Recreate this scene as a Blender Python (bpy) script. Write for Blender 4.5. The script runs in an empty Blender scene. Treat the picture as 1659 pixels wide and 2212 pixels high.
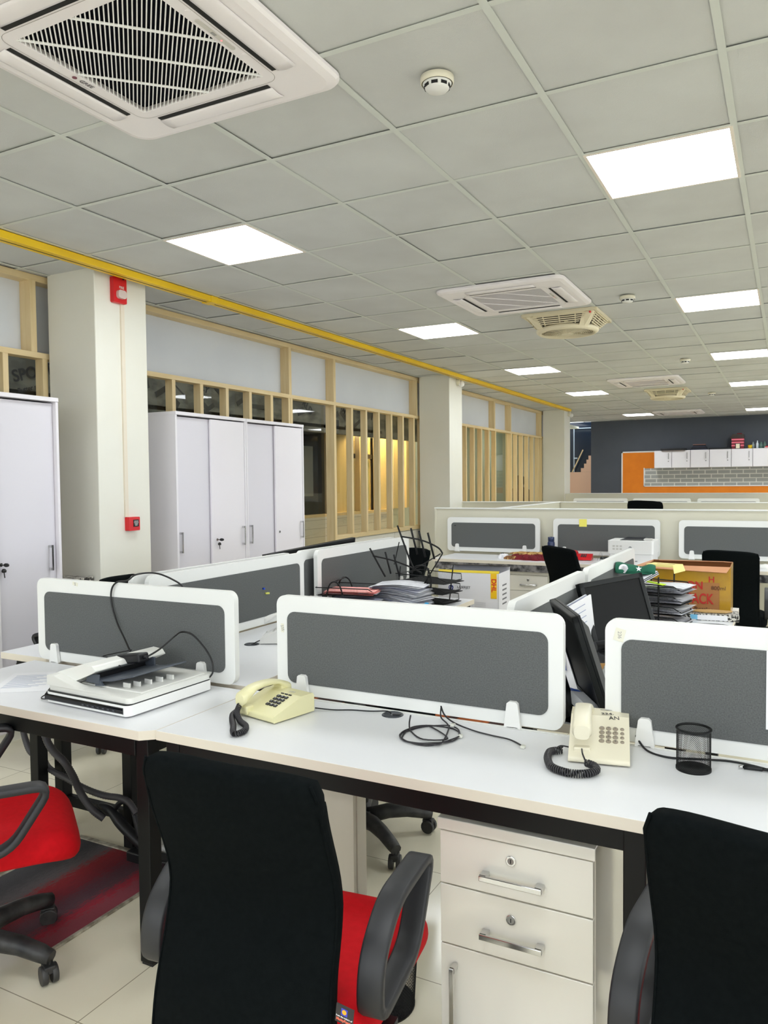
import bpy, bmesh, math, random
from mathutils import Vector, Matrix, Euler
random.seed(7)
PI = math.pi
C = bpy.context.scene.collection
SC = bpy.context.scene
# ------------------------------------------------------------------ camera, world, exposure
CAMLOC = (2.6076, -2.2234, 1.49)
cam = bpy.data.cameras.new('camera'); camo = bpy.data.objects.new('camera', cam); C.objects.link(camo)
camo.location = CAMLOC
camo.matrix_world = Matrix.Translation(CAMLOC) @ (Matrix.Rotation(.4807, 4, 'Z') @ Matrix.Rotation(1.5321, 4, 'X') @ Matrix.Rotation(-.0097, 4, 'Z'))
cam.sensor_fit = 'HORIZONTAL'; cam.sensor_width = 36; cam.lens = 36 * 1678.48 / 1659
cam.clip_start = .02; cam.clip_end = 100
SC.camera = camo
SC.view_settings.view_transform = 'Standard'; SC.view_settings.look = 'None'
SC.view_settings.gamma = 1; SC.view_settings.use_curve_mapping = False
SC.view_settings.exposure = 0.5
LAMP = 13.5            # emission of the ceiling LED panels
W = bpy.data.worlds.new('world'); SC.world = W; W.use_nodes = True
W.node_tree.nodes['Background'].inputs[0].default_value = (.9, .95, 1, 1)
W.node_tree.nodes['Background'].inputs[1].default_value = 2.6
try:
    SC.cycles.use_denoising = True; SC.cycles.max_bounces = 10; SC.cycles.diffuse_bounces = 6
    SC.cycles.transparent_max_bounces = 24; SC.cycles.sample_clamp_indirect = 6; SC.cycles.caustics_reflective = False; SC.cycles.caustics_refractive = False
except Exception: pass
CE = 2.8887

# ------------------------------------------------------------------ materials
def lin(c):
    c = c / 255
    return c / 12.92 if c <= .04045 else ((c + .055) / 1.055) ** 2.4
def S(r, g, b): return (lin(r), lin(g), lin(b), 1)
MATS = {}
def mat(name, col, rough=.5, metal=0, noise=None, bump=None, spec=.5, emit=None, coat=0, trans=0, alpha=None, stretch=None):
    if name in MATS: return MATS[name]
    m = bpy.data.materials.new(name); m.use_nodes = True; nt = m.node_tree; b = nt.nodes['Principled BSDF']
    b.inputs['Base Color'].default_value = col; b.inputs['Roughness'].default_value = rough; b.inputs['Metallic'].default_value = metal
    b.inputs['Specular IOR Level'].default_value = spec; b.inputs['Coat Weight'].default_value = coat; b.inputs['Transmission Weight'].default_value = trans
    if alpha is not None: b.inputs['Alpha'].default_value = alpha
    if emit: b.inputs['Emission Color'].default_value = emit[0]; b.inputs['Emission Strength'].default_value = emit[1]
    if noise or bump:
        tc = nt.nodes.new('ShaderNodeTexCoord'); mp = nt.nodes.new('ShaderNodeMapping'); nt.links.new(tc.outputs['Object'], mp.inputs[0])
        if stretch: mp.inputs['Scale'].default_value = stretch
    if noise:   # (scale, second colour, contrast 0..1)
        n = nt.nodes.new('ShaderNodeTexNoise'); n.inputs['Scale'].default_value = noise[0]; n.inputs['Detail'].default_value = 5
        nt.links.new(mp.outputs[0], n.inputs['Vector'])
        r = nt.nodes.new('ShaderNodeValToRGB'); k = noise[2]
        r.color_ramp.elements[0].position = .5 - k; r.color_ramp.elements[1].position = .5 + k
        r.color_ramp.elements[0].color = col; r.color_ramp.elements[1].color = noise[1]
        nt.links.new(n.outputs[0], r.inputs[0]); nt.links.new(r.outputs[0], b.inputs['Base Color'])
    if bump:
        n2 = nt.nodes.new('ShaderNodeTexNoise'); n2.inputs['Scale'].default_value = bump[0]; n2.inputs['Detail'].default_value = 4
        nt.links.new(mp.outputs[0], n2.inputs['Vector'])
        bp = nt.nodes.new('ShaderNodeBump'); bp.inputs['Strength'].default_value = bump[1]; bp.inputs['Distance'].default_value = .004
        nt.links.new(n2.outputs[0], bp.inputs['Height']); nt.links.new(bp.outputs[0], b.inputs['Normal'])
    MATS[name] = m
    return m
LAM = mat('white laminate', S(228, 229, 232), .32, noise=(3, S(222, 223, 226), .3))
EDGE = mat('cream edge band', S(222, 214, 200), .45)
SCRW = mat('white board', S(228, 229, 227), .38)
FELT = mat('grey felt', S(86, 88, 88), .95, noise=(260, S(110, 112, 112), .25), bump=(500, .5), spec=.1)
BLKM = mat('black powder coat', S(7, 8, 9), .5, spec=.3)
BLKP = mat('black plastic', S(16, 17, 19), .45, noise=(14, S(28, 28, 31), .3), spec=.4)
ARMP = mat('worn grey plastic', S(27, 28, 31), .5, noise=(7, S(38, 38, 42), .3))
BASEP = mat('dusty black plastic', S(20, 22, 24), .5, noise=(22, S(62, 61, 60), .2))
BLKF = mat('black fabric', S(6, 10, 11), .9, noise=(90, S(13, 17, 18), .25), bump=(900, .35), spec=.06)
REDF = mat('red fabric', S(196, 4, 20), .8, noise=(60, S(178, 2, 14), .3), bump=(900, .3), spec=.2)
CHROME = mat('chrome', S(215, 215, 215), .12, 1)
GREYM = mat('grey metal', S(150, 150, 150), .35, 1)
WOOD = mat('pine wood', S(212, 187, 138), .55, noise=(3.2, S(226, 206, 164), .25), stretch=(9, 9, .8))
WOODY = mat('pine wood across', S(212, 187, 138), .55, noise=(3.2, S(226, 206, 164), .25), stretch=(9, .8, 9))
PAINT = mat('cream paint', S(226, 225, 216), .6, noise=(2, S(220, 218, 206), .3), bump=(60, .05))
BOARDW = mat('white header board', S(214, 218, 224), .7, noise=(1.6, S(203, 207, 214), .3))
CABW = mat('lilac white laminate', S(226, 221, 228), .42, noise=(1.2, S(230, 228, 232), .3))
CABG = mat('recessed lilac laminate', S(216, 213, 221), .45)  # laminate darkened to paint the shade on the recessed doors
YEL = mat('yellow paint', S(246, 205, 20), .4, noise=(6, S(228, 184, 14), .2), stretch=(1, .3, 1))
REDP = mat('red plastic', S(205, 16, 28), .35)
CREAMP = mat('cream plastic', S(224, 217, 178), .38, noise=(9, S(214, 206, 166), .3))
IVORY = mat('ivory plastic', S(228, 222, 202), .36)
WHP = mat('white plastic', S(232, 232, 230), .4)
GREYP = mat('light grey plastic', S(196, 195, 192), .45)
KEYB = mat('dark key plastic', S(40, 42, 48), .4)
TAN = mat('aged off white plastic', S(228, 216, 182), .45)
PARTB = mat('greige partition laminate', S(208, 205, 188), .5)
PAPER = mat('white paper', S(236, 236, 240), .7)
PAPERG = mat('grey paper', S(196, 198, 206), .7, noise=(40, S(226, 226, 232), .2))
PINK = mat('pink paper', S(248, 172, 166), .7)
INK = mat('dark ink', S(34, 34, 40), .7)
INKB = mat('pale blue ink', S(150, 158, 186), .7)
GLASS = None
def glassmat():
    m = bpy.data.materials.new('clear glass'); m.use_nodes = True; nt = m.node_tree
    for n in list(nt.nodes): nt.nodes.remove(n)
    o = nt.nodes.new('ShaderNodeOutputMaterial'); mx = nt.nodes.new('ShaderNodeMixShader'); t = nt.nodes.new('ShaderNodeBsdfTransparent'); g = nt.nodes.new('ShaderNodeBsdfGlossy')
    f = nt.nodes.new('ShaderNodeFresnel'); f.inputs[0].default_value = 1.5
    t.inputs[0].default_value = (.86, .88, .86, 1); g.inputs['Roughness'].default_value = .02
    ge = nt.nodes.new('ShaderNodeNewGeometry'); ml = nt.nodes.new('ShaderNodeMath'); ml.operation = 'MULTIPLY_ADD'; ml.inputs[1].default_value = -1; ml.inputs[2].default_value = 1   # inner faces do not reflect again
    nt.links.new(ge.outputs['Backfacing'], ml.inputs[0]); m2 = nt.nodes.new('ShaderNodeMath'); m2.operation = 'MULTIPLY'; nt.links.new(ml.outputs[0], m2.inputs[0]); nt.links.new(f.outputs[0], m2.inputs[1])
    nt.links.new(m2.outputs[0], mx.inputs[0]); nt.links.new(t.outputs[0], mx.inputs[1]); nt.links.new(g.outputs[0], mx.inputs[2]); nt.links.new(mx.outputs[0], o.inputs[0])
    return m
GLASS = glassmat()
def lightmat(name, col, s):
    m = bpy.data.materials.new(name); m.use_nodes = True; nt = m.node_tree
    for n in list(nt.nodes): nt.nodes.remove(n)
    o = nt.nodes.new('ShaderNodeOutputMaterial'); e = nt.nodes.new('ShaderNodeEmission'); e.inputs[0].default_value = col; e.inputs[1].default_value = s
    nt.links.new(e.outputs[0], o.inputs[0]); return m

# ------------------------------------------------------------------ mesh helpers
class MB:
    def __init__(s): s.bm = bmesh.new()
    def _f(s, vs, faces, m=0, M=None, smooth=False):
        bv = [s.bm.verts.new((M @ Vector(v)) if M else v) for v in vs]
        for f in faces:
            try: fc = s.bm.faces.new([bv[i] for i in f]); fc.material_index = m; fc.smooth = smooth
            except ValueError: pass
        return s
    def box(s, x0, x1, y0, y1, z0, z1, m=0, M=None):
        v = [(x, y, z) for x in (x0, x1) for y in (y0, y1) for z in (z0, z1)]
        return s._f(v, [(0, 1, 3, 2), (4, 6, 7, 5), (0, 4, 5, 1), (2, 3, 7, 6), (0, 2, 6, 4), (1, 5, 7, 3)], m, M)
    def prism(s, poly, axis, a, b, m=0, M=None, smooth=False):
        n = len(poly)
        def mk(p, t):
            return {'x': (t, p[0], p[1]), 'y': (p[0], t, p[1]), 'z': (p[0], p[1], t)}[axis]
        v = [mk(p, a) for p in poly] + [mk(p, b) for p in poly]
        f = [tuple(range(n)), tuple(range(2 * n - 1, n - 1, -1))]
        s._f(v, f, m, M)
        return s._f(v, [(i, (i + 1) % n, (i + 1) % n + n, i + n) for i in range(n)], m, M, smooth)
    def tube(s, pts, r, n=8, closed=False, m=0, M=None, caps=True):
        P = [Vector(p) for p in pts]; N = len(P); R = r if isinstance(r, (list, tuple)) else [r] * N
        vs = []; up = None
        for i in range(N):
            if closed: t = P[(i + 1) % N] - P[i - 1]
            else: t = P[min(i + 1, N - 1)] - P[max(i - 1, 0)]
            if t.length < 1e-9: t = Vector((0, 0, 1))
            t.normalize()
            if up is None:
                up = Vector((0, 0, 1)) if abs(t.z) < .9 else Vector((1, 0, 0))
            a = up - t * up.dot(t)
            if a.length < 1e-5: a = Vector((1, 0, 0)) - t * t.x
            a.normalize(); up = a; b = t.cross(a)
            for k in range(n):
                an = 2 * PI * k / n; vs.append(P[i] + (a * math.cos(an) + b * math.sin(an)) * R[i])
        fs = []
        for i in range(N if closed else N - 1):
            j = (i + 1) % N
            for k in range(n):
                q = (k + 1) % n; fs.append((i * n + k, i * n + q, j * n + q, j * n + k))
        s._f(vs, fs, m, M, True) if False else None
        bv = [s.bm.verts.new((M @ v) if M else v) for v in vs]
        for f in fs:
            try: fc = s.bm.faces.new([bv[i] for i in f]); fc.material_index = m; fc.smooth = True
            except ValueError: pass
        if not closed and caps:
            for i0 in (0, (N - 1) * n):
                try: fc = s.bm.faces.new([bv[i0 + k] for k in range(n)]); fc.material_index = m
                except ValueError: pass
        return s
    def cyl(s, p0, p1, r, n=16, m=0, M=None, r1=None):
        P0, P1 = Vector(p0), Vector(p1); t = (P1 - P0).normalized()
        a = Vector((0, 0, 1)) if abs(t.z) < .9 else Vector((1, 0, 0)); a = (a - t * a.dot(t)).normalized(); b = t.cross(a)
        if r1 is None: r1 = r
        vs = [P0 + (a * math.cos(2 * PI * k / n) + b * math.sin(2 * PI * k / n)) * r for k in range(n)] + [P1 + (a * math.cos(2 * PI * k / n) + b * math.sin(2 * PI * k / n)) * r1 for k in range(n)]
        bv = [s.bm.verts.new((M @ v) if M else v) for v in vs]
        for k in range(n):
            fc = s.bm.faces.new([bv[k], bv[(k + 1) % n], bv[(k + 1) % n + n], bv[k + n]]); fc.smooth = True; fc.material_index = m
        for g in (bv[:n], bv[n:]):
            fc = s.bm.faces.new(g); fc.material_index = m
        return s
    def lathe(s, prof, n=24, c=(0, 0), m=0, M=None):
        vs = []
        for r, z in prof:
            for k in range(n): vs.append((c[0] + r * math.cos(2 * PI * k / n), c[1] + r * math.sin(2 * PI * k / n), z))
        fs = [(i * n + k, i * n + (k + 1) % n, (i + 1) * n + (k + 1) % n, (i + 1) * n + k) for i in range(len(prof) - 1) for k in range(n)]
        return s._f(vs, fs, m, M, True)
    def grid(s, fn, nu, nv, m=0, M=None, smooth=True, closeu=False):
        vs = [fn(i / nu, j / nv) for j in range(nv + 1) for i in range(nu + (0 if closeu else 1))]
        w = nu + (0 if closeu else 1)
        fs = [(j * w + i, j * w + (i + 1) % w, (j + 1) * w + (i + 1) % w, (j + 1) * w + i) for j in range(nv) for i in range(nu)]
        return s._f(vs, fs, m, M, smooth)
    def band(s, pts, w, t, x=0, m=0, M=None, closed=True):
        """flat band swept along a closed path of (y,z), width w along x, thickness t"""
        n = len(pts); P = [Vector((0, p[0], p[1])) for p in pts]; vs = []
        for i in range(n):
            tg = (P[(i + 1) % n] - P[i - 1]).normalized(); nr = Vector((0, -tg.z, tg.y))
            ww = w[i] if isinstance(w, (list, tuple)) else w
            for sx, sn in ((-1, -1), (-.8, -1.25), (.8, -1.25), (1, -1), (1, 1), (.8, 1.25), (-.8, 1.25), (-1, 1)):
                vs.append(P[i] + Vector((x + sx * ww / 2, 0, 0)) + nr * sn * t / 2.5)
        fs = []
        for i in range(n):
            j = (i + 1) % n
            for k in range(8): q = (k + 1) % 8; fs.append((i * 8 + k, i * 8 + q, j * 8 + q, j * 8 + k))
        return s._f(vs, fs, m, M, True)
    def obj(s, name, mats, parent=None, bevel=0, sub=0, seg=2, autosmooth=True, loc=None, rot=None, solid=0, wire=0):
        bmesh.ops.recalc_face_normals(s.bm, faces=s.bm.faces)
        me = bpy.data.meshes.new(name); s.bm.to_mesh(me); s.bm.free()
        for mm in (mats if isinstance(mats, (list, tuple)) else [mats]): me.materials.append(mm)
        o = bpy.data.objects.new(name, me); C.objects.link(o)
        if parent: o.parent = parent
        if loc: o.location = loc
        if rot: o.rotation_euler = rot
        if wire: md = o.modifiers.new('w', 'WIREFRAME'); md.thickness = wire; md.use_even_offset = False; md.use_replace = True
        if solid: md = o.modifiers.new('s', 'SOLIDIFY'); md.thickness = solid; md.offset = 0
        if bevel: md = o.modifiers.new('b', 'BEVEL'); md.width = bevel; md.segments = seg; md.limit_method = 'ANGLE'; md.angle_limit = math.radians(35)
        if sub: md = o.modifiers.new('u', 'SUBSURF'); md.levels = sub; md.render_levels = sub
        return o
def rrect(w, h, r, cx=0, cy=0, n=6):
    p = []
    for qx, qy, a0 in ((1, 1, 0), (-1, 1, 90), (-1, -1, 180), (1, -1, 270)):
        for k in range(n + 1):
            a = math.radians(a0 + 90 * k / n); p.append((cx + qx * (w / 2 - r) + r * math.cos(a), cy + qy * (h / 2 - r) + r * math.sin(a)))
    return p
def smooth_path(pts, k=6, closed=False):
    P = [Vector(p) for p in pts]; n = len(P); out = []
    rng = range(n if closed else n - 1)
    for i in rng:
        p0 = P[i - 1] if (i > 0 or closed) else P[0]; p1 = P[i]; p2 = P[(i + 1) % n]; p3 = P[(i + 2) % n] if (closed or i + 2 < n) else P[-1]
        for j in range(k):
            t = j / k
            out.append(.5 * ((2 * p1) + (p2 - p0) * t + (2 * p0 - 5 * p1 + 4 * p2 - p3) * t * t + (3 * p1 - p0 - 3 * p2 + p3) * t ** 3))
    if not closed: out.append(P[-1])
    return out
def round_poly(pts, r, k=5):
    out = []; n = len(pts)
    for i in range(n):
        a, b, c = Vector(pts[i - 1]), Vector(pts[i]), Vector(pts[(i + 1) % n])
        u = (a - b); v = (c - b); d = min(r, u.length * .45, v.length * .45); p = b + u.normalized() * d; q = b + v.normalized() * d
        for j in range(k + 1):
            t = j / k; out.append(tuple(p * (1 - t) ** 2 + b * 2 * t * (1 - t) + q * t * t))
    return out
def tag(o, label=None, cat=None, group=None, kind=None):
    if label: o['label'] = label
    if cat: o['category'] = cat
    if group: o['group'] = group
    if kind: o['kind'] = kind
    return o
def thing(name, label, cat, loc=(0, 0, 0), rz=0, group=None, kind=None):
    o = bpy.data.objects.new(name, None); C.objects.link(o); o.empty_display_size = .05
    o.location = loc; o.rotation_euler = (0, 0, rz)
    return tag(o, label, cat, group, kind)
def struct(o, label=None): o['kind'] = 'structure'; (label and o.__setitem__('label', label)); return o
def copy_tree(o, parent=None):
    c = o.copy(); C.objects.link(c); c.parent = parent
    for ch in list(o.children): copy_tree(ch, c)
    return c
def dup(o, loc, rz=None, label=None, group=None):
    c = copy_tree(o); c.location = loc
    if rz is not None: c.rotation_euler = (0, 0, rz)
    if label: c['label'] = label
    if group: c['group'] = group
    return c
def txt(s, size, m, parent, loc, rot=(PI / 2, 0, 0), name='lettering', sx=1, ext=.0004, bold=False, align='CENTER'):
    cu = bpy.data.curves.new('t', 'FONT'); cu.body = s; cu.size = size; cu.extrude = ext; cu.align_x = align; cu.align_y = 'CENTER'
    if bold: cu.offset = size * .02
    to = bpy.data.objects.new('t', cu); C.objects.link(to)
    dg = bpy.context.evaluated_depsgraph_get(); me = bpy.data.meshes.new_from_object(to.evaluated_get(dg))
    bpy.data.objects.remove(to); bpy.data.curves.remove(cu)
    me.materials.clear(); me.materials.append(m)
    o = bpy.data.objects.new(name, me); C.objects.link(o); o.parent = parent; o.location = loc; o.rotation_euler = rot; o.scale = (sx, 1, 1)
    return o
# ================================================================== ROOM SHELL
def floormat():
    m = mat('floor tile', S(232, 226, 204), .16, spec=.5); nt = m.node_tree; b = nt.nodes['Principled BSDF']
    tc = nt.nodes.new('ShaderNodeTexCoord'); mp = nt.nodes.new('ShaderNodeMapping'); mp.inputs['Location'].default_value = (-.87, .76, 0)
    br = nt.nodes.new('ShaderNodeTexBrick'); br.offset = 0; br.inputs['Scale'].default_value = 1; br.inputs['Brick Width'].default_value = .6; br.inputs['Row Height'].default_value = .6
    br.inputs['Mortar Size'].default_value = .0018; br.inputs['Mortar Smooth'].default_value = .2
    br.inputs['Color1'].default_value = S(234, 228, 206); br.inputs['Color2'].default_value = S(230, 223, 200); br.inputs['Mortar'].default_value = S(158, 150, 128)
    n = nt.nodes.new('ShaderNodeTexNoise'); n.inputs['Scale'].default_value = 1.7; n.inputs['Detail'].default_value = 6
    mx = nt.nodes.new('ShaderNodeMix'); mx.data_type = 'RGBA'; mx.blend_type = 'MULTIPLY'; mx.inputs['Factor'].default_value = .35
    r = nt.nodes.new('ShaderNodeValToRGB'); r.color_ramp.elements[0].position = .35; r.color_ramp.elements[0].color = (.72, .7, .66, 1); r.color_ramp.elements[1].position = .6; r.color_ramp.elements[1].color = (1, 1, 1, 1)
    nt.links.new(tc.outputs['Object'], mp.inputs[0]); nt.links.new(mp.outputs[0], br.inputs['Vector']); nt.links.new(tc.outputs['Object'], n.inputs['Vector']); nt.links.new(n.outputs[0], r.inputs[0])
    nt.links.new(br.outputs['Color'], mx.inputs['A']); nt.links.new(r.outputs[0], mx.inputs['B']); nt.links.new(mx.outputs['Result'], b.inputs['Base Color'])
    return m
fm = floormat()
struct(MB().box(-6, 8.5, -5.5, 21, -.06, 0).obj('floor', fm))
# ceiling: exposed T-bars, laid-in tiles, gap shade above
TILE = mat('mineral ceiling tile', S(209, 211, 211), .85, noise=(1.8, S(197, 198, 198), .2), bump=(240, .25), spec=.2)
BAR = mat('painted ceiling bar', S(208, 212, 208), .6)
PLEN = mat('dark plenum', S(30, 30, 30), .9)  # dark colour paints the shade in tile gaps and air slots
rc = random.Random(3)
LIGHTS = {(i, j) for i in (-1, 3, 7, 11) for j in (-8, -3, 2, 7, 12, 17, 25)}
b = MB()
for i in range(-4, 14):
    b.box(i * .6 - .013, i * .6 + .013, -5.4, 16.8, CE, CE + .0015, 0)
for j in range(-9, 29):
    b.box(-2.4, 8.4, j * .6 - .012, j * .6 + .012, CE + .0003, CE + .0018, 0)
for i in range(-4, 14):
    for j in range(-9, 28):
        if (i, j) in LIGHTS: continue
        h = rc.choice((.003, .004, .006, .008)); dx = rc.uniform(-.003, .003)
        b.box(i * .6 + .006 + dx, i * .6 + .594 + dx, j * .6 + .006, j * .6 + .594, CE + h, CE + h + .012, 1)
b.box(-2.4, 8.4, -5.4, 16.8, CE + .12, CE + .14, 2)
struct(b.obj('ceiling', [BAR, TILE, PLEN]), 'suspended ceiling of grey mineral tiles')
WALLW = mat('white wall paint', S(222, 222, 216), .7)
# unseen office walls; window openings added to brighten the ceiling: sill, head, piers
b = MB().box(8.4, 8.5, -5.5, 16.9, 0, .85).box(8.4, 8.5, -5.5, 16.9, 2.7, 3.05)
for k in range(8): b.box(8.4, 8.5, -5.5 + k * 3.15, -5.1 + k * 3.15, .85, 2.7)
struct(b.obj('wall_right', WALLW))
b = MB().box(-1.95, 8.4, -5.5, -5.4, 0, .85).box(-1.95, 8.4, -5.5, -5.4, 2.7, 3.05)
for k in range(4): b.box(-1.95 + k * 3.32, -1.6 + k * 3.32, -5.5, -5.4, .85, 2.7)
struct(b.obj('wall_front', WALLW))
struct(MB().box(8.5, 40, -40, 40, -.3, -.1).box(-20, 8.5, -40, -5.6, -.3, -.1).obj('ground_outside', mat('pale paving', S(205, 203, 196), .9)))  # pale ground added to bounce sky light up through the openings
# far wall
SLATE = mat('slate grey paint', S(78, 83, 93), .75, noise=(3, S(72, 77, 87), .3))
ORANGE = mat('orange felt board', S(236, 136, 30), .8, noise=(5, S(224, 124, 24), .3))
wb = struct(MB().box(-1.65, 8.4, 16.8, 16.95, 0, 3.02).obj('wall_back', SLATE), 'dark grey far wall')
def brickmat():
    m = mat('grey brick wallpaper', S(150, 150, 146), .7); nt = m.node_tree; b = nt.nodes['Principled BSDF']
    tc = nt.nodes.new('ShaderNodeTexCoord'); mp = nt.nodes.new('ShaderNodeMapping'); mp.inputs['Rotation'].default_value = (PI / 2, 0, 0)
    br = nt.nodes.new('ShaderNodeTexBrick'); br.inputs['Scale'].default_value = 1; br.inputs['Brick Width'].default_value = .262; br.inputs['Row Height'].default_value = .094
    br.inputs['Mortar Size'].default_value = .011; br.inputs['Color1'].default_value = S(166, 168, 166); br.inputs['Color2'].default_value = S(158, 160, 158); br.inputs['Mortar'].default_value = S(214, 214, 208)
    nt.links.new(tc.outputs['Object'], mp.inputs[0]); nt.links.new(mp.outputs[0], br.inputs['Vector']); nt.links.new(br.outputs['Color'], b.inputs['Base Color'])
    return m
o = thing('pin_board', 'orange felt board with white edging on the dark far wall', 'notice board', (0, 16.79, 0))
MB().box(-.9, 3.4, -.012, 0, 1.0, 2.12).obj('felt_panel', ORANGE, o)
b = MB(); b.box(-.93, -.9, -.016, 0, 1.0, 2.15).box(-.93, -.14, -.016, 0, 2.12, 2.15).obj('edging', WHP, o)
o = thing('splashback', 'grey brick pattern panel under the white wall cabinets', 'wall panel', (0, 16.77, 0))
MB().box(-.40, 3.4, -.006, 0, 1.34, 1.745).obj('brick_panel', brickmat(), o)
MB().box(-.42, -.4, -.01, 0, 1.32, 1.76).box(-.42, 3.4, -.01, 0, 1.32, 1.34).obj('edging', WHP, o)
# wall cabinets on the far wall: four units
xs = [-.14, .24, .635, 1.03, 1.475, 1.90, 2.33, 2.75, 3.17]
def wallcab(x0, x1, label, two=False):
    o = thing('wall_cabinet', label, 'wall cabinet', (x0, 16.76, 1.745), group='white wall cabinets over the brick panel')
    w = x1 - x0; MB().box(0.002, w - .002, -.30, 0, 0, .395).obj('body', CABW, o, .004)
    d = MB().box(.008, w - .008, -.318, -.302, .004, .391).obj('door', CABW, o, .003)
    MB().box(w - .075, w - .063, -.345, -.335, .20, .34).box(w - .075, w - .063, -.34, -.318, .20, .21).box(w - .075, w - .063, -.34, -.318, .33, .34).obj('handle', GREYM, d)
    MB().cyl((w - .07, -.325, .15), (w - .07, -.318, .15), .012).obj('lock', GREYM, d)
L = ['leftmost white wall cabinet, overhanging flat black tray on top', 'second white wall cabinet from the left above the brick panel', 'third white wall cabinet from the left, dark folders on top', 'fourth white wall cabinet from the left, under a flat black case',
     'fifth white wall cabinet from the left, under the red toy house', 'sixth white wall cabinet from the left, under the small bottles', 'white wall cabinet outside the right edge of the photo', 'white wall cabinet at the right end of the row']
for k in range(8): wallcab(xs[k], xs[k + 1], L[k])
# columns
def column(y0, y1, label):
    o = MB().box(-1.82, -1.38, y0, y1, 0, CE + .01).obj('column', PAINT, None, .006)
    return struct(o, label)
column(1.41, 1.865, 'nearest cream painted square column with red fire alarm fittings')
column(7.32, 7.77, 'middle cream painted square column with camera on top')
column(13.25, 13.7, 'farthest cream painted square column')
# timber and glass partition on the left
PLANK = mat('white marbled plank', S(214, 213, 205), .55, noise=(2.5, S(200, 198, 188), .25), stretch=(3, .5, 9))
def plankmat():
    m = mat('white plank cladding', S(220, 219, 212), .5); nt = m.node_tree; b = nt.nodes['Principled BSDF']
    tc = nt.nodes.new('ShaderNodeTexCoord'); mp = nt.nodes.new('ShaderNodeMapping'); mp.inputs['Rotation'].default_value = (0, PI / 2, 0)
    sp = nt.nodes.new('ShaderNodeSeparateXYZ'); nt.links.new(tc.outputs['Object'], sp.inputs[0])
    cb = nt.nodes.new('ShaderNodeCombineXYZ'); nt.links.new(sp.outputs['Y'], cb.inputs[0]); nt.links.new(sp.outputs['Z'], cb.inputs[1])
    br = nt.nodes.new('ShaderNodeTexBrick'); br.inputs['Scale'].default_value = 1; br.inputs['Brick Width'].default_value = 1.9; br.inputs['Row Height'].default_value = .12
    br.inputs['Mortar Size'].default_value = .0025; br.inputs['Color1'].default_value = S(222, 221, 214); br.inputs['Color2'].default_value = S(210, 208, 200); br.inputs['Mortar'].default_value = S(150, 148, 140)
    nt.links.new(cb.outputs[0], br.inputs['Vector'])
    w = nt.nodes.new('ShaderNodeTexNoise'); w.inputs['Scale'].default_value = 2.2; w.inputs['Detail'].default_value = 8; w.inputs['Distortion'].default_value = 1.5
    mp2 = nt.nodes.new('ShaderNodeMapping'); mp2.inputs['Scale'].default_value = (1, .6, 5); nt.links.new(tc.outputs['Object'], mp2.inputs[0]); nt.links.new(mp2.outputs[0], w.inputs['Vector'])
    r = nt.nodes.new('ShaderNodeValToRGB'); r.color_ramp.elements[0].position = .485; r.color_ramp.elements[0].color = (1, 1, 1, 1); r.color_ramp.elements[1].position = .5; r.color_ramp.elements[1].color = (.62, .61, .58, 1)
    e = r.color_ramp.elements.new(.52); e.color = (1, 1, 1, 1)
    nt.links.new(w.outputs[0], r.inputs[0])
    mx = nt.nodes.new('ShaderNodeMix'); mx.data_type = 'RGBA'; mx.blend_type = 'MULTIPLY'; mx.inputs['Factor'].default_value = .5
    nt.links.new(br.outputs['Color'], mx.inputs['A']); nt.links.new(r.outputs[0], mx.inputs['B']); nt.links.new(mx.outputs['Result'], b.inputs['Base Color'])
    return m
PLK = plankmat()
wl = thing('wall_left', 'timber and glass partition along the left side', None, (0, 0, 0)); del wl['label']; struct(wl)
def seg(y0, y1, nm, m, x0, x1, z0, z1, bevel=0): return MB().box(x0, x1, y0, y1, z0, z1).obj(nm, m, wl, bevel)
def wbay(y0, y1, door):            # header boards, rails, lower cladding, glass
    seg(y0, y1, 'header_board', BOARDW, -1.99, -1.95, 2.375, 2.90)
    seg(y0, y1, 'top_rail', WOODY, -1.95, -1.85, 2.845, CE, .002)
    seg(y0, y1, 'middle_rail', WOODY, -1.93, -1.842, 2.338, 2.376, .002)
for y0, y1, door in ((-5.4, 1.62, None), (1.62, 7.62, (4.34, 5.02)), (7.62, 13.9, (10.49, 11.16))):
    wbay(y0, y1, door)
    if door:
        for a, c in ((y0, door[0]), (door[1] + .13, y1)):
            seg(a, c, 'lower_cladding', PLK, -1.95, -1.872, 0, .85)
            seg(a, c, 'bottom_rail', WOODY, -1.93, -1.855, .85, .90, .002)
            seg(a, c, 'glass_pane', GLASS, -1.935, -1.929, .90, 2.34)
        seg(door[0], door[1] + .05, 'glass_door', GLASS, -1.935, -1.929, .02, 2.34)
    else:
        seg(y0, y1, 'lower_cladding', PLK, -1.95, -1.872, 0, .85)
        seg(y0, y1, 'bottom_rail', WOODY, -1.93, -1.855, .85, .90, .002)
        seg(y0, y1, 'glass_pane', GLASS, -1.935, -1.929, .90, 2.34)
def post(yr, z0=.9, z1=2.34, w=.04, d=.07): seg(yr - w, yr, 'timber_post', WOOD, -1.85 - d, -1.845, z0, z1, .002)
for y in (.45, .78, 1.12, 1.42): post(y)
for y in (2.31, 2.654, 2.994, 3.334, 3.672, 4.009, 4.345): post(y)
post(4.30, .9, 2.34, .03, .08)
for y in (5.57, 5.91, 6.23, 6.57, 6.90, 7.23, 7.5): post(y)
post(5.19, 0, 2.34, .045, .105)
for y in (8.8, 9.13, 9.47, 9.81, 10.16, 10.49, 11.66, 12.0, 12.35, 12.69, 13.04, 13.3, 13.62): post(y)
post(11.36, 0, 2.34, .045, .105)
for y in (1.34, 4.33, 5.19, 7.32, 10.45, 11.31, 13.25): post(y, 2.375, 2.85, .045, .1)
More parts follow.
